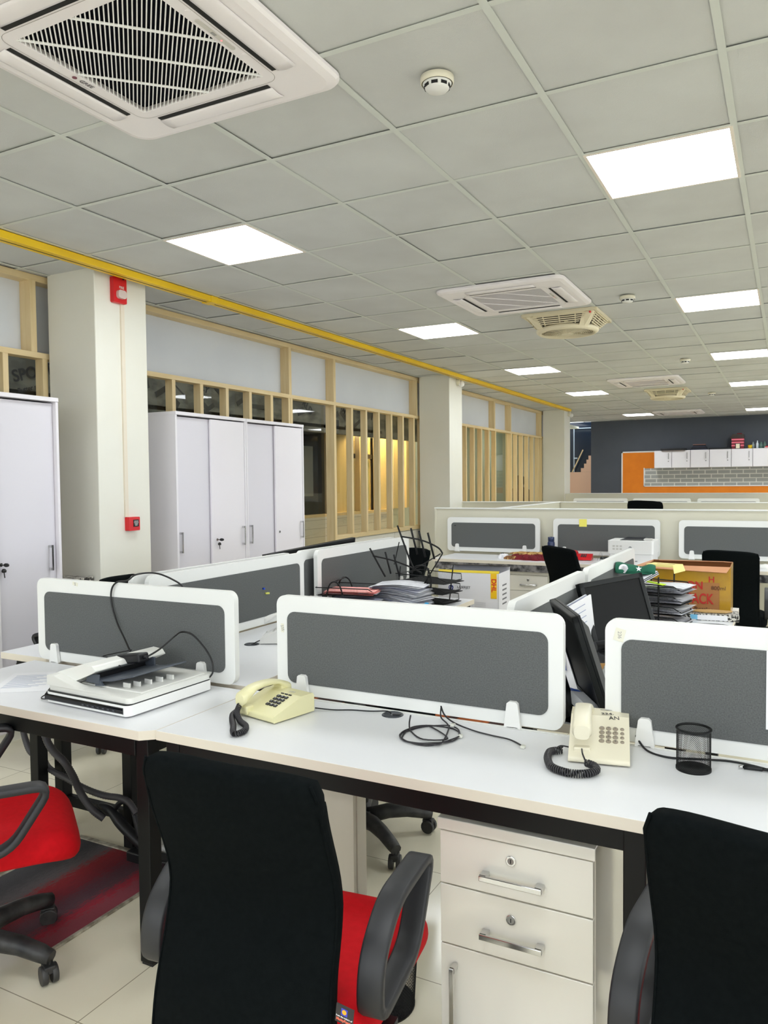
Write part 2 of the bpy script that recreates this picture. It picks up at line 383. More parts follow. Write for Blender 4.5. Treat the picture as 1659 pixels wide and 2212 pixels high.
# rooms behind the glass
NEWS = mat('dark newsprint wallpaper', S(96, 94, 86), .8, noise=(3.5, S(140, 136, 124), .08), stretch=(1, 1, 2.2))
CREAMW = mat('cream panelling', S(228, 206, 150), .6, noise=(4, S(216, 190, 128), .3), stretch=(1, 6, .6))
DARKP = mat('dark panelling', S(44, 44, 42), .7)
PALEG = mat('pale green paint', S(214, 218, 202), .7)
w2 = struct(thing('wall_corridor', None, None)); 
MB().box(-2.83, -2.75, -5.4, 9.7, 2.14, CE + .1).obj('newsprint_band', NEWS, w2)
MB().box(-3.45, -3.3, -5.4, 9.4, 0, 1.0).obj('lower_cladding', PLK, w2)
MB().box(-3.45, -3.28, -5.4, 9.4, 1.0, 1.04).obj('sill_rail', WOODY, w2)
MB().box(-3.45, -3.38, -5.4, 7.45, 1.04, 2.2).obj('dark_glazing', mat('dark glazing', S(26, 28, 30), .12), w2)
MB().box(-3.42, -3.35, 7.5, 8.25, 1.04, 2.2).obj('cream_panel', CREAMW, w2)
MB().box(-3.42, -3.33, 8.8, 10.4, 1.04, 2.2).obj('cream_panel', CREAMW, w2)
MB().box(-3.44, -3.40, 8.27, 8.8, 0, 2.2).obj('yellow_door', mat('yellow green door', S(206, 200, 140), .5), w2)
for y in (5.2, 5.9, 6.55, 7.4, 8.25, 8.8, 9.4, 9.9): MB().box(-3.38, -3.27, y, y + .045, 1.04, 2.2).obj('timber_post', WOOD, w2)
MB().box(-3.36, -3.345, 8.0, 9.6, 1.86, 1.93).obj('dark_strip', mat('dark strip', S(52, 44, 26), .5), w2)
for y in (5.35, 6.1, 6.8): MB().box(-3.37, -3.35, y, y + .25, 1.3, 2.0).obj('pale_panel', mat('pale panel', S(130, 130, 124), .5), w2)
struct(MB().box(-5, -2.75, -5.4, 8, 2.2, 2.24).obj('ceiling_corridor', DARKP))
struct(MB().box(-5, -1.99, 8.0, 17, 2.75, 2.8).obj('ceiling_meeting_room', PALEG))
struct(MB().box(-3.75, -3.6, 9.4, 17, 0, 2.8).obj('wall_meeting_room', PALEG))
struct(MB().box(-3.75, -2.5, 17, 17.1, 0, 2.8).obj('wall_meeting_room_end', PALEG))
struct(MB().box(-2.5, -2.42, 13.9, 17.6, 0, 2.9).obj('wall_lobby', PAINT))
struct(MB().box(-6, -5.9, -5.4, 17.6, 0, 2.9).obj('wall_far_left', DARKP))
# headline lettering on the newsprint band
for s_, y, z, sz, r_ in (('SPORTS', 2.045, 2.395, .13, .28), ('Butter stays', 2.0, 2.265, .055, .28), ('NEWS', 2.9, 2.42, .1, .35), ('DAILY', 4.0, 2.5, .1, -.4), ('7', 7.7, 2.45, .22, 0), ('WORLD', 5.9, 2.5, .13, -.6), ('TIMES', 6.9, 2.45, .12, -.7)):
    txt(s_, sz, INK, w2, (-2.745, y, z), Euler((PI / 2 , 0, PI / 2)).to_matrix().to_4x4().to_euler(), 'headline', bold=True).rotation_euler = (Matrix.Rotation(PI / 2, 3, 'Z') @ Matrix.Rotation(PI / 2, 3, 'X') @ Matrix.Rotation(r_, 3, 'Z')).to_euler()
rp = random.Random(5); b = MB()
for k in range(60):
    y = rp.uniform(.8, 7.8); z = rp.uniform(2.2, 2.8); w_, h_ = rp.uniform(.05, .25), rp.uniform(.01, .09)
    b.box(-2.7495, -2.7475, y - w_ / 2, y + w_ / 2, z - h_ / 2, z + h_ / 2, 0, Matrix.Translation((0, y, z)) @ Matrix.Rotation(rp.choice((.28, -.6, .5, 0)), 4, 'X') @ Matrix.Translation((0, -y, -z)))
b.obj('newsprint_blocks', mat('newsprint grey', S(70, 68, 64), .8), w2)
# lobby window past the end of the far wall
wn = struct(thing('window_1', None, None, (0, 17.6, 0)))
MB().box(-2.42, -1.6, 0, .05, 1.16, 2.95).obj('window_pane', mat('night window', S(22, 34, 50), .08), wn)
MB().box(-2.42, -1.6, -.02, 0, 2.79, 2.81).box(-2.265, -2.245, -.02, 0, 1.2, 2.8).box(-2.265, -2.17, -.03, 0, 2.03, 2.06).obj('window_frame', mat('pale blue frame', S(190, 206, 220), .4), wn)
PEACH = mat('peach paint', S(226, 186, 158), .7)
struct(MB().box(-2.42, -1.5, 17.5, 17.58, 0, 1.69).obj('wall_lobby_lower', PEACH))
b = MB(); b.prism([(-1.6, 1.692), (-2.06, 1.692), (-2.06, 1.79), (-1.98, 1.79), (-1.98, 1.90), (-1.92, 1.90), (-1.92, 2.0), (-1.87, 2.0), (-1.87, 2.1), (-1.6, 2.1)], 'y', 17.50, 17.56)
tag(b.obj('stepped_panel', PEACH), 'peach stepped stair side seen through the gap by the far wall', 'stair')
b = MB().box(-.012, .012, 0, .02, 0, .62); o = b.obj('handrail', WOOD); o.location = (-2.27, 17.46, 1.692); o.rotation_euler = (0, .45, 0)
tag(o, 'slanting yellow wooden rail in front of the dark lobby window', 'handrail')

# ------------------------------------------------------------------ ceiling lights
LEDM = lightmat('led diffuser', (.93, .975, 1, 1), LAMP)
def clight(i, j, label):
    o = thing('ceiling_light', label, 'ceiling light', (i * .6 + .3, j * .6 + .3, CE), group='square LED panels in the suspended ceiling')
    MB().box(-.283, .283, -.283, .283, -.0005, .004).obj('diffuser', LEDM, o)
    b = MB()
    for a in (-1, 1):
        b.box(-.296, .296, a * .296 - (.013 if a > 0 else 0), a * .296 + (.013 if a < 0 else 0), -.003, .02)
        b.box(a * .296 - (.013 if a > 0 else 0), a * .296 + (.013 if a < 0 else 0), -.283, .283, -.003, .02)
    b.obj('frame', mat('warm white trim', S(232, 222, 212), .5), o)
    MB().box(-.3, .3, -.3, .3, .02, .03).obj('housing', GREYP, o)
LL = {(3, 2): 'largest glowing square ceiling light at upper right', (-1, 2): 'bright square ceiling light near the yellow trunking, left of the smaller ones', (-1, 7): 'second nearest light of the left row, just left of the middle ceiling cassette',
      (3, 7): 'second nearest light of the right row, right of a smoke detector', (-1, 12): 'third light of the left row, beyond the cream ceiling fan', (3, 12): 'third light of the right row at the photo edge', (-1, 17): 'fourth light of the left row, left of the far fan',
      (3, 17): 'fourth light of the right row at the photo edge', (-1, 25): 'farthest light of the left row, close to the dark wall', (3, 25): 'farthest light of the right row, above the wall cabinets'}
for (i, j) in sorted(LIGHTS):
    jj = j
    clight(i, jj, LL.get((i, j), 'square LED ceiling panel outside the frame of the photo'))
WARML = lightmat('warm lamp', (1, .72, .36, 1), 42)
def lamp_in(nm, label, x, y, z, w_, l_, m):
    o = thing(nm, label, 'ceiling light', (x, y, z)); MB().box(-w_, w_, -l_, l_, -.004, 0).obj('diffuser', m, o); MB().box(-w_ - .02, w_ + .02, -l_ - .02, l_ + .02, 0, .03).obj('housing', WHP, o)
lamp_in('corridor_light', 'warm ceiling lamp in the corridor behind the slats', -3.1, 8.9, 2.62, .15, .7, WARML)
lamp_in('meeting_room_light', 'LED panel in the room behind the far slats', -2.7, 11.2, 2.72, .3, .3, lightmat('room lamp', (.95, 1, .9, 1), 5))  # unseen, added only to light the interior behind the slats
lamp_in('meeting_room_light', 'LED panel deeper in the room behind the far slats', -2.9, 15.0, 2.72, .3, .3, MATS.get('x') or lightmat('room lamp 2', (.95, 1, .9, 1), 5))  # second added source for the deeper end of that interior

# ------------------------------------------------------------------ yellow trunking, detectors, cameras, fire alarm
o = thing('cable_trunking', 'long yellow trunking along the ceiling beside the columns', 'trunking')
b = MB().box(-1.30, -1.215, -5.3, 13.15, CE - .045, CE - .001, 0); b.obj('channel', YEL, o, .004)
MB().box(-1.262, -1.257, -5.3, 2.4, CE - .047, CE - .044).box(-1.262, -1.257, 2.4, 13.1, CE - .047, CE - .044).obj('groove', BLKP, o)
MB().box(-1.305, -1.21, 2.36, 2.44, CE - .05, CE - .001).obj('joint_sleeve', YEL, o, .003)
def detector(x, y, label, r=.055):
    o = thing('smoke_detector', label, 'smoke detector', (x, y, CE), group='smoke detectors on the ceiling')
    k = r / .055
    MB().lathe([(.0, 0), (.05 * k, 0), (.058 * k, -.004), (.058 * k, -.022 * k), (.054 * k, -.026 * k)], 32).obj('base', IVORY, o)
    MB().lathe([(.05 * k, -.026 * k), (.044 * k, -.03 * k), (.042 * k, -.042 * k), (.036 * k, -.048 * k), (0, -.05 * k)], 32).obj('sensor_head', WHP, o)
    b = MB()
    for q in range(8):
        a = q * PI / 4 + .2; b.box(.0405 * k, .0445 * k, -.011 * k, .011 * k, -.041 * k, -.031 * k, 0, Matrix.Rotation(a, 4, 'Z'))
    b.obj('vent_slot', BLKP, o)
detector(1.515, .30, 'large smoke detector near the top centre of the photo')
detector(1.50, 3.95, 'smoke detector right of the middle cassette and fan')
detector(1.52, 7.5, 'small smoke detector near the third left ceiling light, above the far cassette')
detector(1.48, 11.5, 'farthest smoke detector, right of the far ceiling fan')
o = thing('fire_alarm_sounder', 'red fire alarm sounder with clear strobe at the column top', 'fire alarm', (-1.38, 1.60, 2.78))
MB().prism(rrect(.115, .17, .012), 'x', 0, .032).obj('case', REDP, o, .006)
MB().prism(rrect(.07, .055, .02, 0, -.03), 'x', .03, .055).obj('strobe_lens', mat('frosted lens', S(206, 190, 186), .3), o, .006)
txt('FIRE', .024, WHP, o, (.0335, .012, .018), (PI / 2, 0, PI / 2))
o = thing('fire_call_point', 'square red fire call point low on the nearest column', 'fire alarm', (-1.38, 1.675, 1.222))
MB().prism(rrect(.098, .092, .006), 'x', 0, .04).obj('case', REDP, o, .005)
MB().box(.038, .043, -.012, .036, -.02, .028).obj('break_glass', BLKP, o)
b = MB()
for k, w_ in enumerate((.036, .04, .03, .022)): b.box(.043, .0435, .012 - w_ / 2, .012 + w_ / 2, .016 - k * .009, .019 - k * .009)
b.obj('lettering', WHP, o)
tag(MB().box(-1.38, -1.368, 1.622, 1.652, 1.27, 2.70).obj('cable_conduit', mat('beige conduit', S(222, 212, 194), .5)), 'slim cream conduit running down the nearest column', 'conduit')
tag(MB().tube([(-1.37, 1.66, 2.86), (-1.36, 1.66, 2.9), (-1.35, 1.64, 2.87), (-1.35, 1.62, 2.86)], .012).obj('dark_hose', BLKP), 'short dark cable stub above the fire alarm sounder', 'cable')
def cctv(y, label):
    o = thing('security_camera', label, 'security camera', (-1.38, y, 2.80), group='dome cameras on the columns')
    MB().cyl((0, 0, .03), (.05, 0, .03), .05).obj('base', IVORY, o, .005)
    MB().lathe([(0, .045), (.03, .035), (.042, 0), (.034, -.03), (0, -.045)], 16, (.06, 0)).obj('dome', WHP, o)
    MB().tube([(.01, 0, .07), (.015, .0, .09), (.03, -.02, .085)], .008).obj('cable', BLKP, o)
cctv(7.6, 'white dome camera at the top of the middle column'); cctv(13.55, 'white dome camera at the top of the farthest column')

# ------------------------------------------------------------------ cassette air conditioners
ACM = mat('warm white plastic', S(240, 235, 238), .4)
def cassette(x, y, label, grille):
    o = thing('cassette_air_conditioner', label, 'air conditioner', (x, y, CE), group='four-way cassette air conditioners in the ceiling')
    b = MB(); R = .475
    # frame ring with square opening of half-size g
    g = .268
    outer = rrect(2 * R, 2 * R, .07, n=6); lay = []
    for (k, z) in ((1, 0), (1, -.012), (.985, -.022), (.93, -.03)): lay.append([(p[0] * k, p[1] * k, z) for p in outer])
    inner = [(max(-g, min(g, p[0] * 9)), max(-g, min(g, p[1] * 9)), -.030) for p in outer]
    lay.append([(p[0] * .64, p[1] * .64, -.031) for p in outer])
    sq = rrect(2 * g, 2 * g, .012, n=6); lay.append([(p[0], p[1], -.031) for p in sq]); lay.append([(p[0], p[1], -.012) for p in sq])
    n = len(outer); vs = [v for l in lay for v in l]
    fs = [(a * n + i, a * n + (i + 1) % n, (a + 1) * n + (i + 1) % n, (a + 1) * n + i) for a in range(len(lay) - 1) for i in range(n)]
    b._f(vs, fs, 0, None, True); fr = b.obj('frame', ACM, o)
    for p in fr.data.polygons: p.use_smooth = False
    MB().prism(sq, 'z', -.0125, -.010).obj('filter', mat('dark filter', S(12, 13, 20), .9, spec=.1, noise=(400, S(24, 25, 34), .3)), o)
    # diagonal slats clipped to the opening
    b = MB(); s2 = math.sqrt(.5)
    def clip(c, d, q):
        # line points p = c*nrm + t*dir, |x|,|y|<g
        dx, dy = d; nx, ny = -dy, dx; t0, t1 = -9, 9
        for a, v in ((dx, nx * c), (dy, ny * c)):
            if abs(a) < 1e-6: continue
            u, w_ = (-g - v) / a, (g - v) / a
            if u > w_: u, w_ = w_, u
            t0, t1 = max(t0, u), min(t1, w_)
        return (t0, t1) if t1 > t0 + .004 else None
    dirs = (-s2, s2); k = -.372; pitch = .0132
    while k < .372:
        r = clip(k, dirs, 0)
        if r:
            M = Matrix.Rotation(math.atan2(dirs[1], dirs[0]), 4, 'Z')
            b.box(r[0], r[1], k - .0019, k + .0019, -.029, -.022, 0, M)
        k += pitch
    for k in (-.165, 0, .165):
        r = clip(k, (s2, s2), 0); M = Matrix.Rotation(PI / 4, 4, 'Z'); b.box(r[0], r[1], k - .0028, k + .0028, -.0312, -.025, 0, M)
    b.obj('intake_grille', mat('grille white', S(248, 248, 248), .4) if grille else ACM, o)
    MB().band([(0, 0)] * 3, .01, .01) if False else None
    # seam round the grille panel
    b = MB(); rr = rrect(.62, .62, .045); n = len(rr)
    ri = rrect(.617, .617, .044)
    b._f([(p[0], p[1], -.0318) for p in rr] + [(p[0], p[1], -.0318) for p in ri], [(i, (i + 1) % n, (i + 1) % n + n, i + n) for i in range(n)]); b.obj('panel_seam', mat('seam grey', S(150, 142, 140), .6), o)
    for q in range(4):
        M = Matrix.Rotation(q * PI / 2, 4, 'Z')
        f = MB(); f.box(-.25, .25, -.008, .010, -.0335, -.0315, 0, M @ Matrix.Translation((0, .327, 0))); f.obj('air_slot', PLEN, o)
        f = MB()
        f.grid(lambda u, v: M @ Vector((-.255 + .51 * u, .339 + .07 * v, -.0335 - .005 * math.sin(v * PI))), 12, 6); f.obj('louvre', ACM, o, solid=.003)
    # display strip and logo
    b = MB().prism(rrect(.016, .18, .007, .289, -.0), 'z', -.0335, -.0315); b.obj('display_strip', mat('display grey', S(204, 200, 194), .35), o)
    for yy in (.13, -.13): MB().cyl((.295, yy, -.0335), (.295, yy, -.031), .009).obj('screw_cap', ACM, o)
    MB().box(.284, .294, -.02, .0, -.0345, -.033).obj('receiver_window', mat('sensor grey', S(150, 148, 146), .3), o)
    MB().cyl((.287, .03, -.0345), (.287, .03, -.033), .003).obj('status_light', lightmat('red led', (1, .2, .2, 1), 1.5), o)
    if grille:
        t = txt('GREE', .024, mat('logo grey', S(96, 90, 96), .5), o, (-.288, .02, -.0325), (PI, 0, PI / 2), 'logo')
        MB().cyl((-.288, -.03, -.0335), (-.288, -.03, -.0318), .008).obj('logo_mark', mat('logo plum', S(120, 60, 74), .5), o)
cassette(.755, -.305, 'nearest large ceiling cassette with black diagonal grille at upper left', True)
cassette(.755, 3.53, 'middle ceiling cassette, beside the near cream fan', False)
cassette(.80, 9.35, 'third ceiling cassette, just before the farther fan', False)
cassette(.55, 15.05, 'farthest ceiling cassette, beside the last left light', False)
FANM = mat('aged cream plastic', S(222, 212, 184), .45)
def fan(x, y, label):
    o = thing('ceiling_fan', label, 'ceiling fan', (x, y, CE), group='boxed cream fans hanging from the ceiling')
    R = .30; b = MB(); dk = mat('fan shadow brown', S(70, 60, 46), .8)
    # top frame
    for a in (-1, 1):
        b.box(-R, R, a * R - .012, a * R + .012, -.02, 0); b.box(a * R - .012, a * R + .012, -R, R, -.02, 0)
    # corner brackets sloping to the ring
    for q in range(4):
        M = Matrix.Rotation(q * PI / 2, 4, 'Z')
        b._f([M @ Vector(v) for v in ((R, R - .09, 0), (R, R, 0), (R - .09, R, 0), (.15, .21, -.115), (.19, .19, -.115), (.21, .15, -.115))], [(0, 1, 4, 5), (1, 2, 3, 4)])
        b.prism([(-R + .03, 0), (R - .03, 0), (.2, -.025), (-.2, -.025)], 'y', .298, .302, 0, M)
    b.obj('housing', FANM, o, solid=.008)
    b = MB(); b.lathe([(.235, -.09), (.262, -.105), (.262, -.125), (.24, -.14), (.222, -.138), (.222, -.12)], 40); b.obj('ring', FANM, o)
    # side slats
    b = MB()
    for q in range(4):
        M = Matrix.Rotation(q * PI / 2, 4, 'Z')
        for k in range(6):
            t = (k + .5) / 6; yy = R - t * .06; z = -.01 - t * .085; w_ = R - .03 - t * .12
            b.box(-w_, w_, yy - .004, yy + .004, z - .004, z + .004, 0, M)
        for xx in (-.14, 0, .14): b.tube([(xx, R, -.005), (xx * .9, R - .065, -.1)], .005, 6, M=M)
    b.obj('side_grille', FANM, o)
    b = MB()
    for r_ in [.02 + .0165 * k for k in range(13)]: b.tube([(r_ * math.cos(a * PI / 18), r_ * math.sin(a * PI / 18), -.128 - .012 * (1 - (r_ / .22) ** 2)) for a in range(36)], .0022, 4, True)
    for k in range(16):
        a = k * PI / 8; b.tube([(.03 * math.cos(a), .03 * math.sin(a), -.14), (.13 * math.cos(a + .15), .13 * math.sin(a + .15), -.136), (.225 * math.cos(a + .2), .225 * math.sin(a + .2), -.126)], .0025, 4)
    b.obj('round_grille', FANM, o)
    MB().cyl((0, 0, -.146), (0, 0, -.136), .05).obj('centre_cap', FANM, o, .003)
    b = MB()
    for k in range(5):
        M = Matrix.Rotation(k * 2 * PI / 5, 4, 'Z'); b._f([M @ Vector(v) for v in ((.03, -.02, -.07), (.2, -.04, -.06), (.2, .05, -.09), (.03, .02, -.09))], [(0, 1, 2, 3)])
    b.obj('blades', FANM, o, solid=.003); MB().box(-.27, .27, -.27, .27, -.012, -.008).obj('back_plate', dk, o)  # dark brown plate paints the shade inside the fan box
    MB().cyl((.255, -.285, -.03), (.262, -.29, -.034), .008).obj('indicator', REDP, o)
fan(.90, 4.5, 'nearer cream boxed ceiling fan behind the middle cassette'); fan(.90, 10.75, 'farther cream boxed ceiling fan')
# ================================================================== STORAGE CABINETS
def cabinet(y0, y1, split, label, front_right, hands, locks, keys=()):
    X = -1.372; o = thing('storage_cabinet', label, 'cabinet', (X, y0, 0), group='tall white sliding door cabinets')
    w = y1 - y0; H = 2.02; b = MB()
    b.box(-.43, 0, 0, .018, .06, H - .022).box(-.43, 0, w - .018, w, .06, H - .022).box(-.43, .004, 0, w, H - .0219, H + .003).box(-.43, -.01, .018, w - .018, .06, .085).box(-.43, -.415, .018, w - .018, .085, H - .023)
    b.obj('carcass', CABW, o, .0015)
    MB().box(-.42, -.02, .01, w - .01, 0, .06).obj('plinth', PAINT, o)
    s = split - y0; xf, xr = (-.022, -.006), (-.046, -.030)
    a = xr if front_right else xf; c = xf if front_right else xr
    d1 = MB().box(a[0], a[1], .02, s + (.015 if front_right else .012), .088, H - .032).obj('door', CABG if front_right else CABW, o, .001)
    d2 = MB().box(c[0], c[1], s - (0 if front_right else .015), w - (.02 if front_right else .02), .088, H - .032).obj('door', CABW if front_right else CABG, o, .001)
    for (hy, z0) in hands:
        d, xx = (d1, a[1]) if hy - y0 < s else (d2, c[1]); yy = hy - y0
        MB().box(xx, xx + .028, yy - .006, yy + .006, z0, z0 + .016).box(xx, xx + .028, yy - .006, yy + .006, z0 + .139, z0 + .155).box(xx + .022, xx + .03, yy - .006, yy + .006, z0, z0 + .155).obj('handle', CHROME, d, .001)
    for (ly, z) in locks:
        d, xx = (d1, a[1]) if ly - y0 < s else (d2, c[1]); yy = ly - y0
        MB().cyl((xx, yy, z), (xx + .006, yy, z), .011, 20).obj('lock', CHROME, d, .001)
    for (ly, z) in keys:
        d, xx = (d1, a[1]) if ly - y0 < s else (d2, c[1]); yy = ly - y0
        b = MB().cyl((xx + .006, yy, z), (xx + .03, yy, z), .003, 8).prism([(.02 * math.cos(t * PI / 5), .011 * math.sin(t * PI / 5)) for t in range(10)], 'y', -.004, .004, 0, Matrix.Translation((xx + .045, yy + .004, z)))
        b.lathe([(0, .0), (.012, .002), (.014, .012), (.008, .022), (0, .024)], 12, (0, 0), 0, Matrix.Translation((xx + .02, yy + .006, z - .045))); b.cyl((xx + .02, yy + .006, z - .045), (xx + .02, yy + .01, z - .075), .003, 6)
        b.obj('key_bunch', mat('black key head', S(20, 20, 20), .4), d)
cabinet(.25, 1.10, .665, 'nearest tall white storage cabinet at the left edge, keys in its lock', False, [(1.035, .97)], [(.70, 1.035)], [(.70, 1.035)])
cabinet(2.125, 2.955, 2.52, 'tall white cabinet right of the nearest column, keys in its lock', True, [(2.185, .975), (2.90, .985)], [(2.575, 1.05)], [(2.575, 1.05)])
cabinet(2.96, 3.815, 3.375, 'farther tall white cabinet, no keys, beside the glass door', True, [(3.03, .985), (3.76, .985)], [(3.42, 1.06)])
# low ledge with a marbled book between column and first cabinet
tag(MB().box(-1.80, -1.42, 1.12, 1.40, 0, .86).obj('low_cupboard', CABW, None, .004), 'low white cupboard between the nearest cabinet and the column', 'cupboard')
o = thing('marbled_book', 'black marbled bound book lying by the nearest column', 'book', (-1.56, 1.27, .86), .15)
MB().box(-.14, .14, -.11, .11, 0, .03).obj('cover', mat('marbled black cover', S(30, 28, 28), .35, noise=(35, S(190, 186, 178), .06)), o, .002); MB().box(-.13, .132, -.112, .105, .004, .026).obj('pages', PAPER, o)

# ================================================================== DESKS
def worktop(o, poly, z1=.75, t=.029):
    b = MB(); n = len(poly)
    b._f([(p[0], p[1], z1) for p in poly], [tuple(range(n))], 0); b._f([(p[0], p[1], z1 - t) for p in poly], [tuple(range(n - 1, -1, -1))], 0)
    b._f([(p[0], p[1], z1) for p in poly] + [(p[0], p[1], z1 - t) for p in poly], [(i, (i + 1) % n, (i + 1) % n + n, i + n) for i in range(n)], 1)
    bmesh.ops.remove_doubles(b.bm, verts=b.bm.verts, dist=1e-5)
    return b.obj('worktop', [LAM, EDGE], o, .0012)
def leg(o, x, y, z1=.72, s=.05, z0=.008, m=None):
    l = MB().box(x - s / 2, x + s / 2, y - s / 2, y + s / 2, z0, z1).obj('leg', m or BLKM, o, .003)
    MB().box(x - s / 2 + .004, x + s / 2 - .004, y - s / 2 + .004, y + s / 2 - .004, 0, z0).obj('foot', BLKP, l)
def beam(o, x0, x1, y0, y1, z0, z1): MB().box(x0, x1, y0, y1, z0, z1).obj('beam', BLKM, o, .003)
d = thing('desk', 'front left white desk carrying the document scanner', 'desk')
worktop(d, [(-.22, -.525), (.885, -.525), (.924, -.492), (.924, -.015), (-.22, -.015)])
for x, y in ((-.19, -.47), (.858, -.462), (-.19, -.03), (.80, -.035)): leg(d, x, y)
beam(d, -.165, .833, -.49, -.45, .655, .72); beam(d, -.165, .775, -.05, -.02, .665, .72); beam(d, .835, .875, -.437, -.06, .66, .72); beam(d, -.21, -.17, -.445, -.055, .66, .72)
d = thing('desk', 'long white front desk with two cream telephones on it', 'desk')
worktop(d, [(.927, -.497), (3.45, -.50), (3.45, -.018), (.927, -.018)])
for x, y in ((.975, -.455), (2.313, -.455), (3.4, -.455), (.975, -.05), (2.325, -.05), (3.4, -.05)): leg(d, x, y)
beam(d, 1.0, 3.375, -.478, -.438, .665, .72); beam(d, 1.0, 3.375, -.06, -.03, .665, .72)
MB().box(.93, 3.45, -.016, -.006, .735, .752).obj('rear_lip', SCRW, d)
MB().box(2.36, 2.385, -.30, -.26, .0, .72).obj('cable_channel', mat('grey cable channel', S(96, 96, 92), .5), d)
d = thing('desk', 'white desk behind the front left screen, white telephone and paper piles on it', 'desk')
worktop(d, [(.20, .03), (.865, .03), (.865, 2.33), (.20, 2.33)])
for x, y in ((.235, .07), (.82, .07), (.235, 2.29), (.82, 2.29), (.235, 1.2), (.82, 1.2)): leg(d, x, y)
beam(d, .26, .795, .055, .085, .09, .13); beam(d, .80, .84, .095, 1.175, .665, .72); beam(d, .80, .84, 1.225, 2.265, .665, .72); beam(d, .26, .795, .055, .085, .67, .72)
d = thing('desk', 'white desk backing onto the desk with paper piles, nearer the cabinets', 'desk')
worktop(d, [(-.50, .03), (.14, .03), (.14, 2.33), (-.50, 2.33)])
for x, y in ((-.165, .07), (-.46, 2.29), (.10, 2.29)): leg(d, x, y)
beam(d, -.14, .2, .06, .09, .11, .155); beam(d, -.43, -.19, .055, .085, .67, .72)
d = thing('desk', 'cluttered white desk with leaning monitors and a cardboard carton', 'desk')
worktop(d, [(1.84, .10), (2.36, .10), (2.36, 2.63), (1.84, 2.63)])
for x, y in ((1.88, .14), (2.32, .14), (1.88, 2.59), (2.32, 2.59), (1.88, 1.4), (2.32, 1.4)): leg(d, x, y)
beam(d, 2.30, 2.34, .165, 1.375, .67, .72); beam(d, 2.30, 2.34, 1.425, 2.565, .67, .72)
MARB = mat('black marbled wrap', S(38, 38, 42), .3, noise=(18, S(140, 138, 140), .12))
d = thing('desk', 'white desk at the back with the red cloth and laser printer', 'desk')
worktop(d, [(-.44, 4.62), (1.695, 4.62), (1.695, 5.19), (-.44, 5.19)])
for x, y in ((-.36, 4.68), (1.64, 4.68), (-.36, 5.13), (1.64, 5.13)): leg(d, x, y, m=GREYM)
MB().box(-.42, 1.69, 4.635, 4.655, .655, .72).obj('marbled_apron', MARB, d, .003)
d = thing('desk', 'white desk at the back right behind the black chair', 'desk')
worktop(d, [(1.725, 4.62), (3.7, 4.62), (3.7, 5.19), (1.725, 5.19)])
for x, y in ((1.78, 4.68), (3.6, 4.68), (1.78, 5.13), (3.6, 5.13)): leg(d, x, y, m=GREYM)
MB().box(1.735, 3.69, 4.635, 4.655, .655, .72).obj('marbled_apron', MARB, d, .003)
# far partitions
def partition(label, x0, x1, y0, y1, h, axis='x'):
    o = thing('low_partition', label, 'partition')
    if axis == 'x':
        MB().box(x0, x1, y0 + .006, y1 - .006, 0, h - .012).obj('panel', PARTB, o); MB().box(x0 - .006, x1 + .006, y0 - .004, y1 + .004, h - .012, h).obj('cap', SCRW, o, .003)
        MB().box(x0 - .006, x0 + .012, y0 - .002, y1 + .002, 0, h - .012).obj('end_trim', PARTB, o, .002)
    else:
        MB().box(x0 + .006, x1 - .006, y0, y1, 0, h - .012).obj('panel', PARTB, o); MB().box(x0 - .004, x1 + .004, y0, y1, h - .012, h).obj('cap', SCRW, o, .003)
partition('nearest low greige partition behind the back row of grey screens', -.695, 3.9, 5.27, 5.33, 1.215)
partition('second low greige partition running up to the middle column', -1.375, 3.9, 7.75, 7.81, 1.212)
partition('greige cross partition joining the two nearer partitions', -.08, -.02, 5.34, 7.74, 1.212, 'y')
partition('farthest low greige partition before the dark wall', -1.30, 3.9, 13.0, 13.06, 1.235)
tag(MB().box(-1.62, -1.05, 14.6, 14.75, 1.17, 1.19).box(-1.6, -1.5, 14.62, 14.7, 0, 1.17).obj('pale_shelf', SCRW), 'pale narrow ledge at the foot of the far peach wall', 'shelf')
d = thing('desk', 'desk between the far partitions, mostly hidden', 'desk'); worktop(d, [(-1.2, 12.35), (3.5, 12.35), (3.5, 12.95), (-1.2, 12.95)], .79)
for x, y in ((-1.1, 12.4), (3.4, 12.4), (-1.1, 12.9), (3.4, 12.9)): leg(d, x, y, .76)
def plate(poly, y0, y1, nm, m, parent, bevel=0): return MB().prism(poly, 'y', y0, y1).obj(nm, m, parent, bevel)
# ================================================================== DESK SCREENS
def screen(w, label, loc, rz=0, h=.342, fl=.042, clamps=True, group='white framed grey felt desk screens'):
    o = thing('desk_screen', label, 'desk screen', loc, rz, group)
    MB().prism(rrect(w, h, .034, 0, h / 2), 'y', -.0125, .0125).obj('board', SCRW, o, .002)
    for s in (-1, 1):
        MB().prism(rrect(w - 2 * fl - .006, h - .095, .03, 0, h / 2 - .007), 'y', s * .0125, s * .0155).obj('felt_panel', FELT, o, .001)
    if clamps:
        for cx in (-w / 2 + .11, w / 2 - .15):
            b = MB()
            for s in (-1, 1):
                b.prism([(-.026, -.006), (.026, -.006), (.017, .068), (.010, .074), (-.010, .074), (-.017, .068)], 'y', s * .016, s * .030, 0, Matrix.Translation((cx, 0, 0)))
            b.box(cx - .02, cx + .02, -.03, .03, -.007, .001)
            b.obj('clamp', WHP, o, .003)
    return o
s1 = screen(1.045, 'grey felt desk screen behind the scanner', (.312, .012, .757))
screen(1.01, 'large grey felt desk screen in the centre foreground', (1.526, .012, .757))
s3 = screen(1.01, 'grey felt desk screen at the right edge behind the wire pen cup', (2.655, .012, .757))
screen(1.19, 'grey felt screen running away behind the scanner screen, coloured pins in it', (.185, .825, .757), PI / 2)
